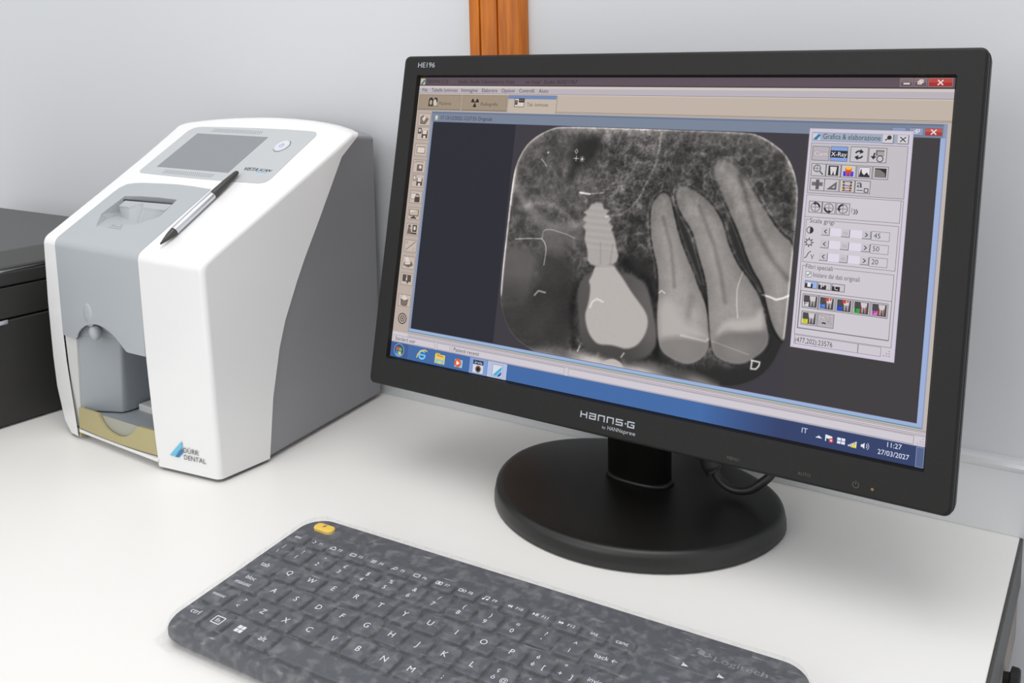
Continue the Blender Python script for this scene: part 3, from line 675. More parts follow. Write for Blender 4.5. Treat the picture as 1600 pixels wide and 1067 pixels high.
cloud = fbm(90, 5); fine = fbm(4, 2); mid_ = fbm(16, 4)
tra = 0.75*rg(24, 3)+0.45*rg(15, 3)+0.3*rg(38, 3)
tra2 = 0.6*rg(15, 4, 0.45, -0.35)+0.5*rg(9, 3, 0.4, -0.25)
base = 38+50*(cloud-0.5)+42*tra*(0.5+mid_)+44*(mid_-0.5)+16*(fine-0.5)
left = np.clip((650-GX)/180, 0, 1)
base = base*(1-0.75*left)+0.75*left*(52+70*(cloud-0.5)+44*(mid_-0.5)+18*tra+12*(fine-0.5))
base += 14*np.clip((400-GY)/100, 0, 1)*left+6
band = np.exp(-((GX-(700-(GY-180)*0.25))/95)**2)*np.clip((340-GY)/60, 0, 1); base += band*(tra2*44)
base += 42*np.exp(-((GY-122)/15)**2)*np.clip((760-GX)/60, 0, 1)+14*np.exp(-((GY-122)/40)**2)
def blend(I, P, val, w=3, k=1.0): a = sms(P, w)*k; return I*(1-a)+val*a
I = base
I = blend(I, DARKL, 46+34*(cloud-0.4)+8*(fine-0.5), 26)
I = blend(I, MOLAR, 88+22*(cloud-0.5)-30*np.clip((GY-500)/70, 0, 1), 14)
sd1 = seg([(341,245),(348,274),(381,318),(424,353),(472,375),(523,371),(565,358)]); I = I*(1-0.5*np.exp(-(sd1/15)**2))+82*np.exp(-(sd1/15)**2)
sd2 = seg([(390,330),(427,314),(473,321),(513,343),(540,365)]); I = I+30*np.exp(-(sd2/8)**2)
I = blend(I, SPIKE, 104+20*(cloud-0.5), 16, 0.7)
I = blend(I, DARKSP, 30, 14, 0.85)
I = blend(I, DARKM, 30, 22, 0.9)
I = I-24*np.exp(-(seg([(590,470),(560,500),(552,560),(566,650)])/9)**2)-26*np.exp(-(seg([(665,430),(700,455),(745,480),(772,560),(782,640)])/12)**2)
I = blend(I, GAP2, 34, 8); I = blend(I, GAP1, 36, 5)
I = blend(I, BOTL, 112+50*(cloud-0.5)+30*np.sin(GX/23), 12)
I = I+np.clip((GX-480)/160, 0, 1)*np.clip((GY-(658+(GX-560)*0.085))/12, 0, 1)*np.clip((960-GX)/60, 0, 1)*70
I = blend(I, CROWN, 82+14*(cloud-0.5)+12*np.clip((GX-700)/60, 0, 1)-16*np.clip((GY-600)/60, 0, 1), 4)
def tooth(I, P, core, cans, v0):
    dd = sdf(P); root = np.clip((400-GY)/140, 0, 1)
    t = 128+v0+24*np.clip(dd/30, 0, 1)+36*(cloud-0.5)+24*(mid_-0.5)*(0.4+root)+9*(fine-0.5)+tra*12*root-14*root
    I = I-16*np.exp(-((dd+3)/3.5)**2)*(GY > 300)+26*np.exp(-((dd+7)/2.5)**2)*(GY < 470)*(0.4+mid_)
    for cc, w_, k_ in cans: t = t-k_*np.exp(-(seg(cc)/w_)**2)
    a = np.clip(dd/(4+9*np.clip((300-GY)/100, 0, 1))+0.5, 0, 1); return I*(1-a)+t*a
I = tooth(I, T3, 0, [([(943,220),(989,336),(1029,394),(1069,434)], 7, 34)], 2)
I = tooth(I, T1, 0, [([(767,326),(793,389),(804,435),(812,481)], 5, 26), ([(855,500),(850,560)], 10, 22)], 4)
I = tooth(I, T2, 0, [([(853,295),(898,379),(919,440),(935,500)], 6, 28)], 2)
I = blend(I, FIL1, 180, 12, 0.85); I = blend(I, ENA1, 122+14*(cloud-0.5), 8, 0.8)
I = blend(I, FIL2, 184, 8, 0.9); I = blend(I, ENA2, 112+26*(cloud-0.5), 6, 0.85)
I = blend(I, [(944,594),(985,580),(1005,600),(975,622)], 142, 18, 0.6)
th = 4*np.sin(GY/2.5)*(GY < 420)
I = blend(I, SCREW, 168+th+5*(fine-0.5), 3); I = I-16*np.exp(-(seg([(612,400),(618,452)])/2)**2)*sms(SCREW)-16*np.exp(-(seg([(645,400),(643,450)])/2)**2)*sms(SCREW)
I = blend(I, ABUT, 181+4*(fine-0.5), 3); I = I-18*np.exp(-(seg([(600,460),(655,452)])/1.6)**2)
I = blend(I, WEDGE, 186, 2)
def ln(I, pts, w, amt): return I+amt*np.exp(-(seg(pts)/w)**2)
I = ln(I, [(743,122),(741,165),(736,205),(715,255),(700,290),(680,314),(654,330),(620,336)], 3.0, 44)
I = ln(I, [(369,414),(405,409),(446,406),(455,414),(461,426),(462,440),(460,470)], 1.5, 90); I = ln(I, [(447,406),(448,388),(456,382),(473,381),(518,389),(540,396)], 1.3, 60)
I = ln(I, [(542,284),(568,286)], 2.6, 140); I = ln(I, [(568,286),(606,280)], 1.3, 70); I = ln(I, [(1018,474),(1035,477),(1048,481),(1062,476),(1080,466)], 2.2, 100)
I = ln(I, [(970,430),(964,450),(960,469),(962,500),(967,530)], 1.6, 44); I = ln(I, [(840,588),(900,592),(905,586)], 3, 36); I = ln(I, [(905,588),(1000,606)], 1.2, 28)
I = ln(I, [(422,208),(430,215),(438,224)], 1.5, 80); I = ln(I, [(438,190),(439,190)], 2.4, 150); I = ln(I, [(442,547),(452,535),(472,537)], 2.2, 110)
I = ln(I, [(601,556),(606,542),(617,534),(634,539)], 2.4, 40); I = ln(I, [(696,660),(702,650)], 2.0, 110); I = ln(I, [(579,664),(584,652)], 1.8, 110); I = ln(I, [(776,500),(782,494),(790,499)], 1.5, 70)
# outlined mark in the corner, pointer symbol
I = ln(I, [(1007,617),(1025,618),(1024,626),(1018,634),(1007,635),(1008,617)], 1.8, 190)
I = ln(I, [(520,178),(524,183),(520,189),(516,183),(520,178)], 0.8, 150); I = ln(I, [(521,195),(521,207)], 0.9, 150); I = ln(I, [(515,201),(527,201)], 0.9, 150)
for a in range(0, 180, 45): I = ln(I, [(538-7*math.cos(math.radians(a)), 202-7*math.sin(math.radians(a))), (538+7*math.cos(math.radians(a)), 202+7*math.sin(math.radians(a)))], 0.9, 120)
fd = sdf(FILM); I = I+44*np.exp(-((fd-2.5)/2.2)**2)*(GY < 560)+40*np.exp(-((fd-5)/5)**2)*((GX > 1040) | (GX < 420))*(GY < 330)+26*np.exp(-((fd-1.5)/1.2)**2)
I = np.where(GX < 352, I+80*np.exp(-((fd-3)/3)**2)*np.clip((GY-240)/60, 0, 1)*np.clip((570-GY)/20, 0, 1), I)
a = np.clip(fd/2+0.5, 0, 1)
marg = np.array([58, 54, 62]); warm = np.array([1.0, 0.965, 0.95])
col = (I[..., None]*warm)*a[..., None]+marg*(1-a[..., None])
col = np.clip(col, 8, 235)/255.0; col = np.where(col <= 0.04045, col/12.92, ((col+0.055)/1.055)**2.4)
vx = (GX/1366-0.5)*SWm; vz = (0.5-GY/768)*SHm; vy = np.full(GX.shape, 0.0003-5*0.00004)
co_ = np.stack([vx, vy, vz], -1).reshape(-1, 3); idx = np.arange(NX*NY).reshape(NY, NX)
q = np.stack([idx[:-1, :-1], idx[:-1, 1:], idx[1:, 1:], idx[1:, :-1]], -1).reshape(-1, 4)
me = bpy.data.meshes.new('radiograph'); me.vertices.add(len(co_)); me.vertices.foreach_set('co', co_.astype(np.float32).ravel())
me.loops.add(q.size); me.loops.foreach_set('vertex_index', q[:, ::-1].astype(np.int32).ravel()); me.polygons.add(len(q)); me.polygons.foreach_set('loop_start', (np.arange(len(q))*4).astype(np.int32))
me.update(calc_edges=True)
at = me.color_attributes.new('Col', 'FLOAT_COLOR', 'POINT'); at.data.foreach_set('color', np.concatenate([col.reshape(-1, 3), np.ones((NX*NY, 1))], 1).astype(np.float32).ravel())
o = link('radiograph', me, M['scr'], scr); o['label'] = 'grey dental X-ray image with an implant and three teeth'

# left tool column
def btnbox(c, x0, y0, x1, y1, f=(196, 182, 172), ly=2): return c.rect(x0, y0, x1, y1, f, ly).frame(x0, y0, x1, y1, (128, 114, 108), 1.2, ly+1)
DK = (74, 64, 62); LT = (218, 206, 196)
icons = [(99, 134), (137, 173), (183, 218), (228, 264), (268, 304), (313, 348), (359, 393), (403, 436), (448, 482), (493, 528), (538, 572), (597, 630), (649, 676)]
for i, (a, b) in enumerate(icons):
    c = Cv(); m_ = (a+b)/2
    if i != 12: btnbox(c, 8, a, 51, b)
    if i == 0: c.add(poly([(16, m_+10), (14, m_-6), (24, m_-12), (32, m_-10), (44, m_-2), (34, m_+12)]), (128, 114, 104), 4).add(poly([(22, m_-2), (30, m_-11), (36, m_-6), (28, m_+6)]), LT, 5).line([(16, m_+11), (34, m_+12), (44, m_-2)], 2, DK, 5)
    elif i in (1, 4): c.rect(26, m_-8, 46, m_+13, DK, 4).rect(29, m_-8, 43, m_+2, LT, 5).rect(32, m_+6, 40, m_+13, LT, 5); c.rect(12, m_-15, 24, m_+1, DK if i == 1 else (150, 136, 128), 4).rect(15, m_-12, 21, m_-4, LT, 5)
    elif i == 2: c.rect(15, m_-9, 44, m_+10, LT, 4).frame(15, m_-9, 44, m_+10, DK, 1.6, 5)
    elif i == 3: c.rect(22, m_-5, 42, m_+13, (110, 98, 90), 4).add(disc(34, m_+2, 7), LT, 5).add(ring(34, m_+2, 7, 5), DK, 6).line([(12, m_-9), (20, m_-13), (44, m_-12)], 2, (140, 126, 118), 5)
    elif i == 5: c.rect(12, m_-10, 34, m_+6, LT, 4).frame(12, m_-10, 34, m_+6, DK, 1, 5).rect(26, m_-1, 44, m_+14, DK, 6).add(ring(35, m_-2, 7, 4.5, 180, 360), DK, 6)
    elif i == 6: c.rect(12, m_-12, 46, m_+7, (120, 106, 98), 4).rect(15, m_-10, 43, m_+4, (190, 176, 164), 5).add(poly([(15, m_-10), (43, m_-10), (15, m_-2)]), LT, 6).rect(25, m_+7, 33, m_+11, DK, 4).rect(19, m_+10, 39, m_+14, DK, 4)
    elif i == 7: c.rect(30, m_-13, 45, m_+6, DK, 4).rect(34, m_-9, 41, m_+1, LT, 5).add(poly([(12, m_+13), (14, m_-4), (24, m_-1), (28, m_+13)]), (110, 98, 92), 4).add(disc(19, m_-8, 5), (110, 98, 92), 4).rect(26, m_+8, 46, m_+13, DK, 4)
    elif i == 8: c.line([(14, m_+12), (46, m_-13)], 1.6, DK, 5).text('P', 14, 20, m_-4, 12, (140, 128, 120)).text('C', 38, 45, m_+13, 12, (140, 128, 120))
    elif i == 9: c.add(poly([(16, m_-13), (26, m_-15), (34, m_-2), (20, m_)]), LT, 4).add(poly([(14, m_), (40, m_-4), (46, m_+6), (30, m_+13), (12, m_+8)]), (112, 100, 94), 4).add(poly([(16, m_+1), (38, m_-2), (34, m_+4), (18, m_+6)]), LT, 5)
    elif i == 10: c.add(poly([(14, m_-12), (44, m_-12), (44, m_+7), (36, m_+7), (33, m_+14), (29, m_+7), (14, m_+7)]), (84, 74, 72), 4).rect(27, m_-5, 31, m_+4, LT, 5).rect(27, m_-10, 31, m_-7, LT, 5)
    elif i == 11: c.add(poly([(15, m_-5), (43, m_-5), (40, m_+13), (29, m_+15), (18, m_+13)]), (122, 110, 104), 4).add(poly([(17, m_-5), (28, m_-16), (40, m_-5), (29, m_)]), LT, 5).frame(20, m_-2, 38, m_+12, (90, 80, 76), 1, 5)
    elif i == 12: c.add(ring(29, m_, 15, 12), DK, 4).add(ring(29, m_, 8.5, 6), DK, 4).add(disc(29, m_, 3), DK, 4)
    c.build('tool_button', scr)

# floating tool window
c = Cv(); P1 = (204, 198, 206); P2 = (192, 188, 194); GL = (120, 116, 124)
c.add(poly([(1089, 109), (1294, 109), (1297, 112), (1297, 575), (1087, 575), (1087, 111)]), (206, 198, 214), 7)
c.frame(1087, 109, 1297, 575, (160, 154, 170), 1, 8)
c.rect(1093, 117, 1289, 137, (158, 168, 186), 8).rect(1093, 140, 1289, 249, P2, 8).frame(1093, 140, 1289, 248, GL, 1, 9).rect(1093, 250, 1289, 546, P1, 8).frame(1093, 251, 1289, 547, GL, 1, 9).line([(1094, 298), (1284, 297)], 1, GL, 9).line([(1284, 252), (1284, 298)], 1, GL, 9)
c.rect(1094, 549, 1289, 566, P1, 8).frame(1094, 548, 1225, 567, GL, 0.8, 9).frame(1225, 548, 1270, 567, GL, 0.8, 9)
c.rect(1095, 120, 1111, 134, (206, 204, 206), 9).add(poly([(1096, 133), (1108, 120), (1112, 124), (1104, 134)]), (50, 120, 170), 10)
c.text('Grafica & elaborazione', 1117, 1234, 131, 16, (58, 64, 74), 10)
for a, b in ((1238, 1259), (1267, 1288)): c.rect(a, 118, b, 136, (206, 202, 208), 9).line([(a, 136), (b, 136), (b, 118)], 1.4, (90, 86, 94), 10)
c.add(disc(1251, 124, 4.5), (50, 48, 52), 11).line([(1243, 130), (1250, 125)], 2.2, (50, 48, 52), 11).line([(1272, 122), (1283, 132)], 2, (50, 48, 52), 11).line([(1283, 122), (1272, 132)], 2, (50, 48, 52), 11)
c.frame(1097, 303, 1284, 394, GL, 1, 9).rect(1104, 299, 1157, 307, P1, 10).text('Scala grigi', 1105, 1156, 310, 14, (80, 76, 84), 11)
for k, v in enumerate(('45', '50', '20')):
    y = 326+k*26.5
    c.rect(1132, y-8, 1230, y+8, (220, 214, 228), 9)
    for a in (1131, 1172, 1214): c.rect(a, y-8, a+17, y+8, (196, 192, 200), 10).line([(a, y+8), (a+17, y+8), (a+17, y-8)], 1.3, (96, 92, 100), 11)
    c.line([(1142, y-4), (1137, y), (1142, y+4)], 1.7, (40, 38, 42), 12).line([(1220, y-4), (1225, y), (1220, y+4)], 1.7, (40, 38, 42), 12).frame(1177, y-2, 1184, y+3, (150, 146, 154), 0.8, 12)
    c.rect(1233, y-8, 1267, y+9, (204, 200, 206), 9).frame(1232, y-9, 1268, y+10, (128, 124, 132), 1, 10).text(v, 1237, 1250, y+5, 15, (76, 72, 78), 11)
c.add(disc(1107, 326, 7.5), (44, 42, 46), 10).add(poly([(1107+6*math.cos(math.radians(a)), 326+6*math.sin(math.radians(a))) for a in range(-90, 91, 15)]), (44, 42, 46), 11).add(poly([(1107-6*math.cos(math.radians(a)), 326-6*math.sin(math.radians(a))) for a in range(-90, 91, 15)]), P1, 11)
for a in range(0, 360, 45): c.line([(1107+6*math.cos(math.radians(a)), 352+6*math.sin(math.radians(a))), (1107+10*math.cos(math.radians(a)), 352+10*math.sin(math.radians(a)))], 1.8, (44, 42, 46), 10)
c.add(ring(1107, 352, 6.5, 5), (44, 42, 46), 10).line([(1100, 386), (1104, 383), (1108, 374), (1113, 370)], 1.6, (44, 42, 46), 10).text('γ', 1113, 1120, 384, 13, (44, 42, 46), 10)
c.frame(1098, 401, 1283, 534, GL, 1, 9).rect(1104, 396, 1163, 404, P1, 10).text('Filtri speciali', 1105, 1161, 407, 14, (80, 76, 84), 11)
c.rect(1106, 413, 1118, 425, (232, 228, 236), 10).frame(1106, 413, 1118, 425, (100, 98, 110), 1, 11).line([(1108, 419), (1111, 422), (1116, 415)], 1.8, (40, 120, 40), 12).text('Iniziare dai dati originali', 1122, 1217, 423, 14, (84, 80, 86), 11)
c.frame(1099, 454, 1283, 533, (104, 100, 108), 1, 10)
c.text('(477,202):23576', 1096, 1174, 563, 15, (62, 58, 64), 11)
for k in range(3):
    for j in range(3-k): c.rect(1285-j*5, 563-k*5, 1287-j*5, 565-k*5, (130, 126, 134), 10)
c.line([(1189, 273), (1189, 283)], 1, DK, 10)
tw = c.build('tool_window', scr); tw['label'] = 'pale lavender floating tool window'
cells = [(1098, 184), (1129, 184), (1160, 184), (1192, 184), (1224, 184), (1098, 215), (1128, 215), (1160, 215), (1191, 215)]
def cell(i, x0, y0, x1, y1, kind, bg=(198, 194, 200)):
    c = Cv(); c.rect(x0, y0, x1, y1, bg, 10).frame(x0, y0, x1, y1, (112, 108, 114), 1.3, 11); mx, my = (x0+x1)/2, (y0+y1)/2; B = (46, 44, 48)
    if kind == 'cam': c.rect(x0+2, my-6, x1-2, my+7, (176, 170, 176), 11).text('Cam', x0+5, x1-4, my+5, 13, (214, 208, 214), 12)
    if kind == 'xray': c.rect(x0, my-7, x1, my+8, (44, 42, 46), 12).text('X-Ray', x0+2, x1-2, my+5, 13, (236, 232, 238), 13)
    if kind == 'rot': c.add(ring(mx, my, 9, 5.5, 20, 150), B, 12).add(ring(mx, my, 9, 5.5, 200, 330), B, 12).add(poly([(mx+2, my-12), (mx+9, my-6), (mx+1, my-1)]), B, 12).add(poly([(mx-2, my+12), (mx-9, my+6), (mx-1, my+1)]), B, 12)
    if kind == 'fold': c.rect(mx-4, my-11, mx+13, my+1, (110, 106, 108), 12).rect(mx-1, my-8, mx+13, my, (164, 158, 158), 13).add(poly([(mx-14, my+2), (mx-2, my+2), (mx-8, my+9)]), B, 13).line([(mx-6, my-5), (mx-8, my+3)], 3, B, 13).add(ring(mx+5, my+7, 7, 5.2), B, 13)
    if kind == 'zoom': c.add(ring(mx-3, my-3, 8, 6.4), B, 12).line([(mx-9, my-3), (mx+3, my-3)], 1, B, 12).line([(mx-3, my-9), (mx-3, my+3)], 1, B, 12).line([(mx+3, my+3), (mx+10, my+10)], 3, (92, 88, 92), 12)
    if kind in ('tooth', 'color'):
        c.rect(x0+5, y0+3, x1-5, y1-3, B if kind == 'tooth' else (206, 200, 206), 12)
        if kind == 'color': c.rect(x0+5, my, x1-5, y1-3, (50, 60, 220), 13)
        for q_ in ([(mx-7, my-8), (mx+7, my-8), (mx+6, my), (mx-6, my)], [(mx-6, my), (mx, my), (mx-2, my+9), (mx-5, my+9)], [(mx, my), (mx+6, my), (mx+5, my+9), (mx+2, my+9)]): c.add(poly(q_), (214, 208, 212) if kind == 'tooth' else (208, 74, 40), 14)
        if kind == 'color': c.add(poly([(mx-7, my-9), (mx+7, my-9), (mx+4, my-3), (mx-4, my-3)]), (250, 190, 30), 15)
    if kind == 'hist': c.rect(x0+5, y0+4, x1-5, y1-4, (222, 218, 224), 12).frame(x0+4, y0+3, x1-4, y1-3, B, 1, 13).add(poly([(x0+5, y1-4), (x0+7, my), (x0+9, my-8), (x0+11, my+2), (mx, my+6), (mx+5, my), (x1-5, y1-6), (x1-5, y1-4)]), B, 14)
    if kind == 'img': c.rect(x0+4, y0+4, x1-4, y1-4, (40, 38, 40), 12).add(poly([(x0+4, y0+6), (x0+14, y0+7), (x1-7, my), (x1-5, y1-4), (x0+4, y1-4)]), (124, 118, 118), 13)
    if kind == 'ruler': c.rect(x0+4, my-5, x1-4, my+3, (110, 106, 108), 12).rect(mx-3, y0+3, mx+4, y1-3, (92, 88, 92), 13)
    if kind == 'tri': c.add(poly([(x0+5, y1-4), (x1-5, y0+5), (x1-5, y1-4)]), (104, 100, 102), 12).add(poly([(mx+1, y1-8), (x1-9, my), (x1-9, y1-8)]), (198, 194, 200), 13)
    if kind == 'level':
        c.rect(x0+6, y0+3, x1-6, y1-3, (60, 58, 62), 12).add(poly([(mx-6, my-9), (mx+6, my-9), (mx+5, my+9), (mx-5, my+9)]), (196, 190, 194), 13)
        for k in (-6, 0, 6): c.rect(x0+5, my+k, x0+9, my+k+2, (230, 210, 30), 14).rect(x1-9, my+k, x1-5, my+k+2, (230, 210, 30), 14)
        c.line([(mx-8, my-2), (mx+8, my)], 1.6, (50, 70, 210), 15).line([(mx-8, my+5), (mx+8, my+3)], 1.6, (200, 50, 40), 15)
    if kind == 'a': c.text('a', x0+4, x0+15, my+1, 22, B, 12).frame(mx+3, my+2, mx+12, my+11, B, 1.6, 12).line([(x0+4, my+7), (mx+1, my+7)], 1.5, B, 12)
    if kind[:4] == 'spin':
        a0 = {'spin1': 270, 'spin2': 90, 'spin3': 180}[kind]; c.add(ring(mx, my, 10, 8.6), (90, 86, 92), 12).add(ring(mx, my, 10.5, 6.5, a0, a0+90), B, 13).line([(mx-8, my), (mx+8, my)], 1, (90, 86, 92), 12).line([(mx, my-8), (mx, my+8)], 1, (90, 86, 92), 12)
        t = math.radians(a0); c.add(poly([(mx+13*math.cos(t), my+13*math.sin(t)), (mx+4*math.cos(t), my+4*math.sin(t)), (mx+9*math.cos(t-0.7), my+9*math.sin(t-0.7))]), B, 14)
    if kind in 'IPC' and len(kind) == 1: c.rect(x0+1, my-2, x0+17, y1-1, B, 12).text(kind, x0+6, x0+13, y1-3, 13, (230, 226, 232), 13)
    if kind[0] == 'f' and kind not in ('fold',):
        tagc, ch, red = {'f1': ((214, 210, 216), 'F', 0), 'f2': ((90, 130, 220), 'C', 1), 'f3': ((40, 80, 210), 'C', 1), 'f4': ((50, 180, 70), 'E', 2), 'f5': ((214, 110, 200), 'P', 3), 'f6': ((236, 226, 20), 'HD', 0)}[kind]
        c.rect(x0+3, y0+3, x1-3, y1-3, (72, 70, 74), 12).add(poly([(mx-2, my-11), (mx+11, my-11), (mx+10, my-1), (mx, my-1)]), (206, 200, 202), 13).add(poly([(mx, my-1), (mx+4.5, my-1), (mx+3, my+10), (mx+1, my+10)]), (166, 160, 162), 13).add(poly([(mx+5.5, my-1), (mx+10, my-1), (mx+9, my+10), (mx+7, my+10)]), (166, 160, 162), 13)
        if red == 1: c.rect(mx-3, my-11, mx+4, my-5, (206, 60, 40), 14).rect(mx+6, my-12, mx+9, my-7, (206, 60, 40), 14)
        if red >= 2: c.line([(mx, my-3), (mx, my+9)], 1.6, (190, 50, 44), 14).line([(mx+9, my-3), (mx+8, my+9)], 1.6, (190, 50, 44), 14)
        c.rect(x0+3, my+2, x0+14, y1-4, tagc, 14).text(ch, x0+5, x0+12, y1-6, 11, (40, 38, 50), 15)
    if kind == 'noise':
        rr_ = random.Random(3); c.rect(x0+2, y0+2, x1-2, y1-2, (176, 170, 174), 12)
        for _ in range(170): a = rr_.uniform(x0+3, x1-4); b = rr_.uniform(y0+3, y1-4); c.rect(a, b, a+1.3, b+1.3, rr_.choice(((150, 144, 150), (206, 200, 206))), 13)
        c.rect(mx-7, my+4, mx+1, my+7, (40, 38, 42), 14)
    c.build('tool_icon', scr)
cell(0, 1097, 147, 1133, 178, 'cam', (182, 176, 182)); cell(0, 1135, 146, 1171, 178, 'xray', (130, 160, 224)); cell(0, 1176, 145, 1212, 178, 'rot'); cell(0, 1213, 146, 1249, 177, 'fold')
for (x_, y_), k_ in zip(cells, ('zoom', 'tooth', 'color', 'hist', 'img', 'ruler', 'tri', 'level', 'a')): cell(0, x_, y_, x_+31, y_+27, k_)
for k_, x_ in (('spin1', 1100), ('spin2', 1128), ('spin3', 1157)): cell(0, x_, 264, x_+28, 289, k_)
Cv().text('»', 1192, 1202, 286, 24, (40, 38, 42), 12).build('expand_mark', scr)
for k_, x_ in (('I', 1106), ('P', 1134), ('C', 1162)): cell(0, x_, 432, x_+27, 448, k_, (150, 176, 226) if k_ == 'I' else (196, 192, 198))
for k_, x_ in zip(('f1', 'f2', 'f3', 'f4', 'f5'), (1104, 1138, 1173, 1208, 1243)): cell(0, x_, 460, x_+34, 490, k_)
cell(0, 1105, 496, 1138, 525, 'f6'); cell(0, 1139, 496, 1173, 525, 'noise')

# taskbar
c = Cv(); TB = (64, 104, 164)
c.rect(0, 728, 1366, 768, TB).rect(0, 728, 60, 768, (62, 92, 142), 2).rect(0, 727, 1366, 728.5, (120, 126, 160), 3).rect(1351, 729, 1366, 768, (84, 98, 138), 3).frame(1351, 729, 1366, 768, (140, 150, 184), 1, 4)
for x_ in (54, 1099): 
    for k in range(9):
        for j in range(3): c.rect(x_+j*3, 733+k*3.5, x_+j*3+1, 734+k*3.5, (40, 66, 116), 3)
for k in range(24): a = 900+k*8; c.rect(a, 728, a+8 if k < 23 else 1366, 768, tuple(int(p+(q-p)*k/23) for p, q in zip(TB, (48, 62, 104))), 2)
c.rect(269, 730, 321, 767, (124, 156, 212), 3).frame(268, 729, 322, 768, (160, 176, 216), 1, 4).rect(325, 730, 382, 767, (178, 190, 222), 3).frame(324, 729, 383, 768, (206, 210, 230), 1, 4)
c.text('IT', 1127, 1139, 747, 15, (206, 214, 234), 4).text('11:27', 1297, 1324, 741, 14, (222, 228, 242), 4).text('27/03/2027', 1280, 1339, 758, 14, (222, 228, 242), 4)
tbk = c.build('taskbar', scr); tbk['label'] = 'blue taskbar with clock'
def ticon(name, fn):
    c = Cv(); fn(c); c.build(name, scr)
def f(c):
    c.add(disc(30, 748, 18), (56, 84, 128), 5).add(ring(30, 748, 18, 16), (140, 160, 190), 6).add(disc(30, 760, 12, 5), (70, 170, 220), 6)
    for x_, y_, q in ((20, 740, (214, 88, 40)), (30, 741, (120, 180, 60)), (19, 750, (60, 130, 210)), (29, 751, (240, 190, 50))): c.add(poly([(x_, y_), (x_+9, y_+1), (x_+9, y_+9), (x_, y_+8)]), q, 7)
ticon('start_button', f)
ticon('browser_icon', lambda c: c.add(ring(110, 748, 13, 8, 0, 320), (110, 196, 236), 5).rect(100, 746, 121, 750, (110, 196, 236), 6).line([(93, 758), (96, 748), (106, 738), (118, 734), (127, 737)], 3, (236, 196, 60), 7))
ticon('folder_icon', lambda c: c.rect(154, 738, 187, 762, (226, 202, 96), 5).rect(156, 735, 170, 740, (206, 176, 70), 5).rect(157, 751, 184, 762, (132, 188, 220), 6).rect(164, 755, 177, 762, (226, 202, 96), 7).line([(160, 741), (182, 743)], 2, (200, 80, 50), 7))
ticon('player_icon', lambda c: c.rect(220, 741, 245, 761, (150, 196, 226), 5).add(disc(230, 750, 11), (224, 96, 30), 6).add(poly([(226, 744), (236, 750), (226, 756)]), (244, 240, 240), 7))
ticon('camera_icon', lambda c: c.rect(279, 735, 311, 765, (216, 212, 222), 5).rect(279, 733, 311, 744, (36, 44, 66), 6).text('irvis', 284, 307, 742, 11, (210, 214, 226), 7).add(disc(296, 755, 9), (120, 90, 80), 6).add(disc(296, 755, 5.5), (36, 30, 34), 7).add(ring(296, 755, 9, 7, 0, 120), (80, 140, 90), 7))
ticon('viewer_icon', lambda c: c.rect(340, 734, 371, 765, (214, 216, 226), 5).frame(340, 734, 371, 765, (110, 124, 160), 1, 6).add(poly([(342, 762), (368, 737), (368, 746), (352, 763)]), (60, 170, 220), 7).add(poly([(354, 763), (368, 749), (368, 758), (363, 763)]), (40, 90, 160), 7))
ticon('tray_arrow', lambda c: c.add(poly([(1156, 751), (1163, 746), (1170, 751)]), (220, 226, 240), 5))
ticon('flag_icon', lambda c: c.rect(1176, 741, 1178, 754, (226, 230, 240), 5).add(poly([(1178, 741), (1190, 743), (1190, 749), (1178, 748)]), (226, 230, 240), 5).add(disc(1188, 751, 4.6), (208, 60, 54), 6).line([(1186, 749), (1190, 753)], 1.2, (240, 236, 236), 7).line([(1190, 749), (1186, 753)], 1.2, (240, 236, 236), 7))
ticon('window_icon', lambda c: [c.rect(a, b, a+7.3, b+5.4, (226, 230, 244), 5) for a in (1200, 1208.5) for b in (742, 748.6)])
ticon('signal_icon', lambda c: [c.rect(1222+k*3.5, 752-k*2.2, 1224.4+k*3.5, 755, (226, 230, 240), 5) for k in range(5)]+[c.add(poly([(1228, 756), (1233, 747), (1239, 756)]), (236, 212, 40), 6)])
ticon('speaker_icon', lambda c: c.add(poly([(1247, 746), (1250, 746), (1254, 742), (1254, 754), (1250, 751), (1247, 751)]), (226, 230, 240), 5).add(ring(1254, 748, 5.5, 4.4, -50, 50), (226, 230, 240), 5).add(ring(1254, 748, 9, 7.9, -50, 50), (200, 206, 224), 5))

# ------------------------------------------------------------------ power cable
cb = empty('power_cable', (-0.196, -0.08, 0.0222)); tag(cb, 'black power cable looping down behind the monitor foot', 'cable')
def cl(p): return (p[0]+0.196, p[1]+0.08, p[2]-0.0222)
CP = [(-0.2035, -0.080, 0.046), (-0.2005, -0.0800, 0.036), (-0.1970, -0.0800, 0.0290), (-0.1905, -0.0800, 0.0238), (-0.1820, -0.0800, 0.0222), (-0.1720, -0.0800, 0.0250), (-0.1650, -0.0790, 0.0308), (-0.1575, -0.0760, 0.0390), (-0.150, -0.068, 0.056), (-0.145, -0.050, 0.085)]
tube('lead', [cl(p) for p in CP], 0.0032, M['cable'], cb)
tube('plug', [cl(p) for p in [(-0.2085, -0.080, 0.066), (-0.2065, -0.080, 0.055), (-0.2045, -0.080, 0.0455), (-0.2010, -0.0800, 0.0350), (-0.1995, -0.0800, 0.0325)]], [0.0072, 0.0072, 0.0076, 0.0066, 0.0045], M['cable'], cb, 16)

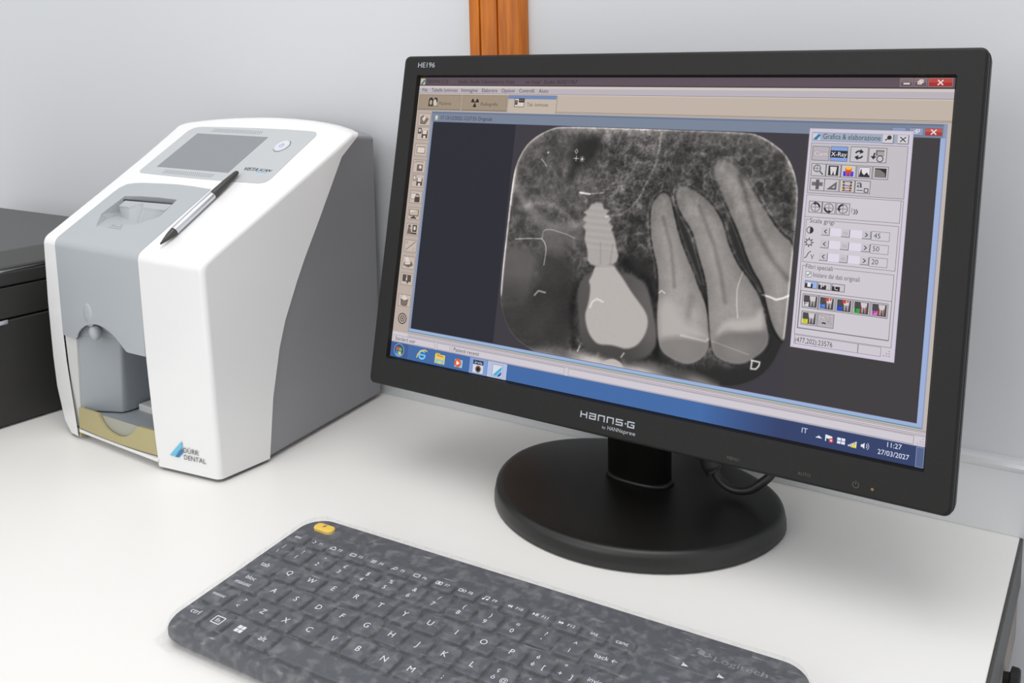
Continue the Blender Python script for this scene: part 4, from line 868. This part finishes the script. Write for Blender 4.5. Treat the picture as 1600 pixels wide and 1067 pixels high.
# ------------------------------------------------------------------ keyboard
KT = math.tan(0.0592); KX0, KX1, KY0, KY1 = -28.5, 327.5, -93.5, 46.5
kb = empty('keyboard', (-0.4021, -0.3071, 0), 0.0277)
tag(kb, 'flat dark grey wireless keyboard with white legends and one yellow button, wrapped in film', 'keyboard')
def kz(y): return 18.0+y*KT
def kp(x, y, o=0.0): return (x/1000, y/1000, (kz(y)+o)/1000)
def oc(i, r): return rrect(KX0+i, KX1-i, KY0+i, KY1-i, r, 8)
loops = [[(x/1000, y/1000, 0.0015) for x, y in oc(3, 16)], [(x/1000, y/1000, 0.0045) for x, y in oc(0.6, 17)], [kp(x, y, -7.0) for x, y in oc(0, 17)], [kp(x, y, -4.4) for x, y in oc(0, 17)], [kp(x, y, -3.2) for x, y in oc(0.8, 17)], [kp(x, y, -2.5) for x, y in oc(2.4, 16)]]
loops[2] = [(a, b, max(c_, 0.0050)) for a, b, c_ in loops[2]]
cs_ = loft('case', loops, M['kcase'], kb); cs_.data.polygons.foreach_set('use_smooth', [True]*len(cs_.data.polygons))
cs_.modifiers.new('normals', 'WEIGHTED_NORMAL')
_km = {}
def keymesh(w, h):
    k = (round(w, 1), round(h, 1))
    if k not in _km:
        L = [[(x/1000, y/1000, z/1000+y*KT/1000) for x, y in rrect(-w/2+i, w/2-i, -h/2+i, h/2-i, r_, 4)] for i, z, r_ in ((0, -2.5, 1.2), (0, -0.7, 1.2), (0.35, -0.2, 1.2), (1.0, 0.0, 1.0))]
        vs = [p for l in L for p in l]; n = len(L[0]); fs = []
        for a in range(3):
            for j in range(n): fs.append((a*n+j, a*n+(j+1) % n, (a+1)*n+(j+1) % n, (a+1)*n+j))
        fs.append(tuple(range(3*n, 4*n))); me = bpy.data.meshes.new('key'); me.from_pydata(vs, [], fs); fix(me); me.materials.append(M['key']); _km[k] = me
    return _km[k]
def key(x0, x1, yc, h, leg, size=6.0):
    w = x1-x0; cx = (x0+x1)/2
    o = bpy.data.objects.new('key', keymesh(w, h)); C.objects.link(o); o.parent = kb; o.location = kp(cx, yc)
    parts = []
    if callable(leg): parts = leg()
    elif leg:
        if len(leg) == 1: parts = [text_c(leg[0], 0, 0, size)]
        elif len(leg) == 2: parts = [text_c(leg[0], 0.3, 3.4, 5.0), text_c(leg[1], -0.3, -2.9, 5.0)]
        else: parts = [text_c(leg[0], -3.2, 3.2, 4.8), text_c(leg[1], -3.4, -3.0, 4.8), text_c(leg[2], 3.4, -3.0, 4.8)]
    if parts:
        flat('key_legend', parts, lambda x, y: (x/1000, y/1000, (y*KT+0.06)/1000), M['legend'], o)
P = 18.6; G = 1.5
def ke(cx, row, leg, w=P, size=6.0): key(cx*P-w/2+G, cx*P+w/2-G, -row*P, P-2*G, leg, size)
for k, t in enumerate(['esc', 'F1', 'F2', 'F3', 'F4', 'F5', 'F6', 'F7', 'F8', 'F9', 'F10', 'F11', 'F12', 'ins', 'canc']):
    cx = (-0.83+0.935*k)*P
    sym = {1: lambda: [ring(-3.6, 0, 1.5, 1.0, -120, 100)], 2: lambda: [stroke([(-5.6, 0), (-3.6, 1.8), (-1.6, 0), (-1.6, -1.4), (-5.6, -1.4), (-5.6, 0)], 0.55)], 3: lambda: [stroke([(-5.6, 1), (-1.6, 1), (-1.6, -1.4), (-5.6, -1.4), (-5.6, 1)], 0.55)], 4: lambda: [stroke([(-5.6, 1+j), (-1.8, 1+j)], 0.5) for j in (0, -1.1, -2.2)],
           5: lambda: [ring(-3.4, 0.2, 1.4, 0.9), stroke([(-4.4, -0.8), (-5.6, -1.8)], 0.6)], 6: lambda: [stroke([(-5.6, 1.2), (-1.6, 1.2), (-1.6, -1.4), (-5.6, -1.4), (-5.6, 1.2)], 0.5)], 7: lambda: [stroke([(-5.6, 1.2), (-1.6, 1.2), (-1.6, -1.4), (-5.6, -1.4), (-5.6, 1.2)], 0.5), R(-4.4, -0.9, -2.8, 0.7)], 8: lambda: [stroke([(-5.8, 1), (-3.6, 1), (-3.6, -1.2), (-5.8, -1.2), (-5.8, 1)], 0.5), ring(-2.0, 0, 1.2, 0.8)],
           9: lambda: [disc(-5, -1.2, 0.8), disc(-2.4, -0.9, 0.8), stroke([(-4.4, -1.2), (-4.4, 1.6), (-1.8, 1.9), (-1.8, -0.9)], 0.5)], 10: lambda: [poly([(-5.6, 0), (-4, 1.3), (-4, -1.3)]), poly([(-4, 0), (-2.4, 1.3), (-2.4, -1.3)])], 11: lambda: [poly([(-5.6, 1.3), (-4, 0), (-5.6, -1.3)]), R(-3.6, -1.3, -3, 1.3), R(-2.6, -1.3, -2, 1.3)], 12: lambda: [poly([(-5.6, 1.3), (-4, 0), (-5.6, -1.3)]), poly([(-4, 1.3), (-2.4, 0), (-4, -1.3)])]}.get(k)
    leg = (lambda s_=sym, t_=t: s_()+[text_c(t_, 2.6, 0, 3.4)]) if sym else [t]
    key(cx-P*0.4675+1.2, cx+P*0.4675-1.2, 16.0, 9.6, leg, 4.4)
def span(a, b, row, leg, size=5.6, rows=1): key(a*P+G, b*P-G, -row*P-(rows-1)*P/2, P*rows-2*G, leg, size)
span(-1.30, -0.5, 0, ['|', '\\'])
for k, lg in enumerate((['!', '1'], ['"', '2'], ['£', '3'], ['$', '4'], ['%', '5'], ['&', '6'], ['/', '7'], ['(', '8'], [')', '9'], ['=', '0'], ['?', "'"], ['^', 'ì'])): ke(k, 0, lg)
span(11.5, 12.75, 0, ['back ←'], 4.6)
span(-1.30, 0.0, 1, ['tab'])
for k, lg in enumerate('QWERTYUIOP'): ke(k+0.5, 1, [lg])
ke(10.5, 1, ['é', 'è', '[']); ke(11.4, 1, ['*', '+', ']'], P*0.8); span(11.8, 12.75, 1, ['invio'], 4.6)
span(-1.30, 0.25, 2, ['bloc', 'maiusc'])
for k, lg in enumerate('ASDFGHJKL'): ke(k+0.75, 2, [lg])
ke(9.75, 2, ['ç', 'ò', '@']); ke(10.75, 2, ['°', 'à', '#']); span(11.25, 12.75, 2, ['§', 'ù'])
span(-1.30, -0.25, 3, ['maiusc'], 4.0)
ke(0.25, 3, ['>', '<'])
for k, lg in enumerate('ZXCVBNM'): ke(k+1.25, 3, [lg])
ke(8.25, 3, [';', ',']); ke(9.25, 3, [':', '.']); ke(10.25, 3, ['_', '-']); span(10.75, 12.75, 3, ['maiusc'], 4.4)
span(-1.30, -0.25, 4, ['ctrl']); span(-0.25, 0.75, 4, lambda: [stroke([(-3.5, 3), (3.5, 3), (3.5, -3), (-3.5, -3), (-3.5, 3)], 0.7), text_c('fn', 0, 0, 5)])
span(0.75, 1.75, 4, lambda: [R(a, b, a+2.6, b+2.6) for a in (-2.9, 0.2) for b in (-2.9, 0.2)]); span(1.75, 2.75, 4, ['alt'])
span(2.75, 7.75, 4, None); span(7.75, 8.75, 4, ['alt gr'], 4.0); span(8.75, 9.75, 4, ['ctrl'], 4.4); span(9.75, 10.75, 4, ['‹']); span(10.75, 11.75, 4, ['v'], 4); span(11.75, 12.75, 4, ['›'])
yb = loft('shortcut_button', [[kp(x, y, o_) for x, y in rrect(-8.6-8.3+i, -8.6+8.3-i, 34-3.9+i, 34+3.9-i, 3.6-i, 8)] for i, o_ in ((0, -2.6), (0, -0.8), (0.6, -0.3), (1.4, -0.1))], M['yellow'], kb); yb['label'] = 'bright yellow rounded button'
flat('key_legend', [poly([(-1, -1.6), (1.1, 0.2), (0.2, 0.3), (0.9, 1.7), (-0.2, 1.9), (-0.8, 0.5), (-1, 1.4)])], lambda x, y: kp(x-8.6, y+34.4, 0.0), M['ink'], yb)
# touchpad and its two buttons
loft('touchpad', [[kp(x, y, o_) for x, y in rrect(247+i, 321-i, -66+i, 10-i, 4, 6)] for i, o_ in ((0, -2.6), (0.5, -2.0))], M['key'], kb, cap0=False)
for a, b, mk in ((247, 283, 0), (285, 321, 1)):
    o = loft('touchpad_button', [[kp(x, y, o_) for x, y in rrect(a+i, b-i, 12+i, 19-i, 2.6-i, 5)] for i, o_ in ((0, -2.6), (0.2, -1.2), (1.0, -0.9))], M['key'], kb)
    flat('key_legend', [poly([(263+mk*20, 17.4), (267+mk*20, 15.2), (264.5+mk*20, 14.6)]), poly([(263.4+mk*20, 17.6), (263.2+mk*20, 14.2), (265+mk*20, 15.5)])], lambda x, y: kp(x, y, -0.8), M['legend'], o)
logo = [text_fit('Logitech', 276.5, 306, 27.6, 6.0)]
dim = mat('dim_grey_print', (112, 116, 124), 0.6)
flat('brand_lettering', logo, lambda x, y: kp(x, y, -2.4), dim, kb)
flat('brand_mark', [disc(268.5, 31.3, 2.0), stroke([(265, 33), (266.5, 33.6), (268.5, 33.2)], 0.9), ring(271.5, 31, 2.2, 1.5, 200, 420), R(273.4, 29.6, 275, 30.5)], lambda x, y: kp(x, y, -2.4), dim, kb)

# ------------------------------------------------------------------ plastic film over the keyboard
def film_mat():
    m = bpy.data.materials.new('clear_film'); m.use_nodes = True; nt = m.node_tree; N = nt.nodes; Lk = nt.links; b = N['Principled BSDF']
    tc = N.new('ShaderNodeTexCoord')
    def noise(scale, det, mapscale=None, dist=0.0):
        n = N.new('ShaderNodeTexNoise'); n.inputs['Scale'].default_value = scale; n.inputs['Detail'].default_value = det; n.inputs['Distortion'].default_value = dist
        if mapscale:
            mp = N.new('ShaderNodeMapping'); mp.inputs['Scale'].default_value = mapscale; mp.inputs['Rotation'].default_value = (0, 0, 0.5); Lk.new(tc.outputs['Object'], mp.inputs['Vector']); Lk.new(mp.outputs['Vector'], n.inputs['Vector'])
        else: Lk.new(tc.outputs['Object'], n.inputs['Vector'])
        return n
    n1 = noise(170, 8, None, 0.4); r1_ = N.new('ShaderNodeMapRange'); r1_.inputs['From Min'].default_value = 0.46; r1_.inputs['From Max'].default_value = 0.82; r1_.inputs['To Min'].default_value = 0.09; r1_.inputs['To Max'].default_value = 0.26
    Lk.new(n1.outputs['Fac'], r1_.inputs['Value'])
    n2 = noise(1, 4, (60, 400, 60), 0.6); r2_ = N.new('ShaderNodeMapRange'); r2_.inputs['From Min'].default_value = 0.64; r2_.inputs['From Max'].default_value = 0.8; r2_.inputs['To Min'].default_value = 0; r2_.inputs['To Max'].default_value = 0.3  # stretched noise: crinkle highlights painted into the film's opacity as pale streaks
    Lk.new(n2.outputs['Fac'], r2_.inputs['Value'])
    ad = N.new('ShaderNodeMath'); ad.operation = 'ADD'; Lk.new(r1_.outputs['Result'], ad.inputs[0]); Lk.new(r2_.outputs['Result'], ad.inputs[1]); Lk.new(ad.outputs[0], b.inputs['Alpha'])
    b.inputs['Base Color'].default_value = (0.72, 0.72, 0.73, 1); b.inputs['Roughness'].default_value = 0.28
    bn = noise(170, 6, None, 1.5); bp = N.new('ShaderNodeBump'); bp.inputs['Strength'].default_value = 0.5; bp.inputs['Distance'].default_value = 0.001; Lk.new(bn.outputs['Fac'], bp.inputs['Height']); Lk.new(bp.outputs['Normal'], b.inputs['Normal'])
    return m
FX0, FX1, FY0, FY1 = KX0-6, KX1+6, KY0-5, KY1+3
fr_ = np.random.RandomState(7); T = fr_.rand(64, 64)
def fn2(x, y, s):
    u, v = x/s+90, y/s+90; i, j = int(u), int(v); a, b = u-i, v-j; a = a*a*(3-2*a); b = b*b*(3-2*b)
    g = lambda p, q_: T[p % 64, q_ % 64]; return (g(i, j)*(1-a)+g(i+1, j)*a)*(1-b)+(g(i, j+1)*(1-a)+g(i+1, j+1)*a)*b
NXf, NYf = 190, 84; V = []; F = []
for j in range(NYf+1):
    for i in range(NXf+1):
        x = FX0+(FX1-FX0)*i/NXf; y = FY0+(FY1-FY0)*j/NYf
        # corners: pull inward round the case, pinch into a small fin at front-left and back-right
        cx_ = min(max(x, KX0+17), KX1-17); cy_ = min(max(y, KY0+17), KY1-17); dx, dy = x-cx_, y-cy_; dd = math.hypot(dx, dy)
        lim = 19.3
        if dd > lim:
            k = lim/dd
            if (dx < 0 and dy < 0): k = (lim+(dd-lim)*0.62)/dd
            if (dx > 0 and dy > 0): k = (lim+(dd-lim)*0.35)/dd
            x, y = cx_+dx*k, cy_+dy*k
        ed = max(0.0, dd-14.5)
        z = kz(y)+0.55+0.5*(fn2(x, y, 11)-0.3)+0.35*(fn2(x+300, y, 5)-0.5)
        z -= min(ed, 5.5)**2*0.42*(1.0 if z > 8 else 0.8)
        z = max(z, 1.2+0.8*fn2(x, y, 7))
        V.append((x/1000, y/1000, z/1000))
for j in range(NYf):
    for i in range(NXf): a = j*(NXf+1)+i; F.append((a, a+1, a+NXf+2, a+NXf+1))
fl = pmesh('plastic_cover', V, F, film_mat(), None, True, recalc=False)
fl.location = (-0.4021, -0.3071, 0); fl.rotation_euler = (0, 0, 0.0277)
tag(fl, 'clear crinkled plastic film cover stretched over the keyboard', 'film')
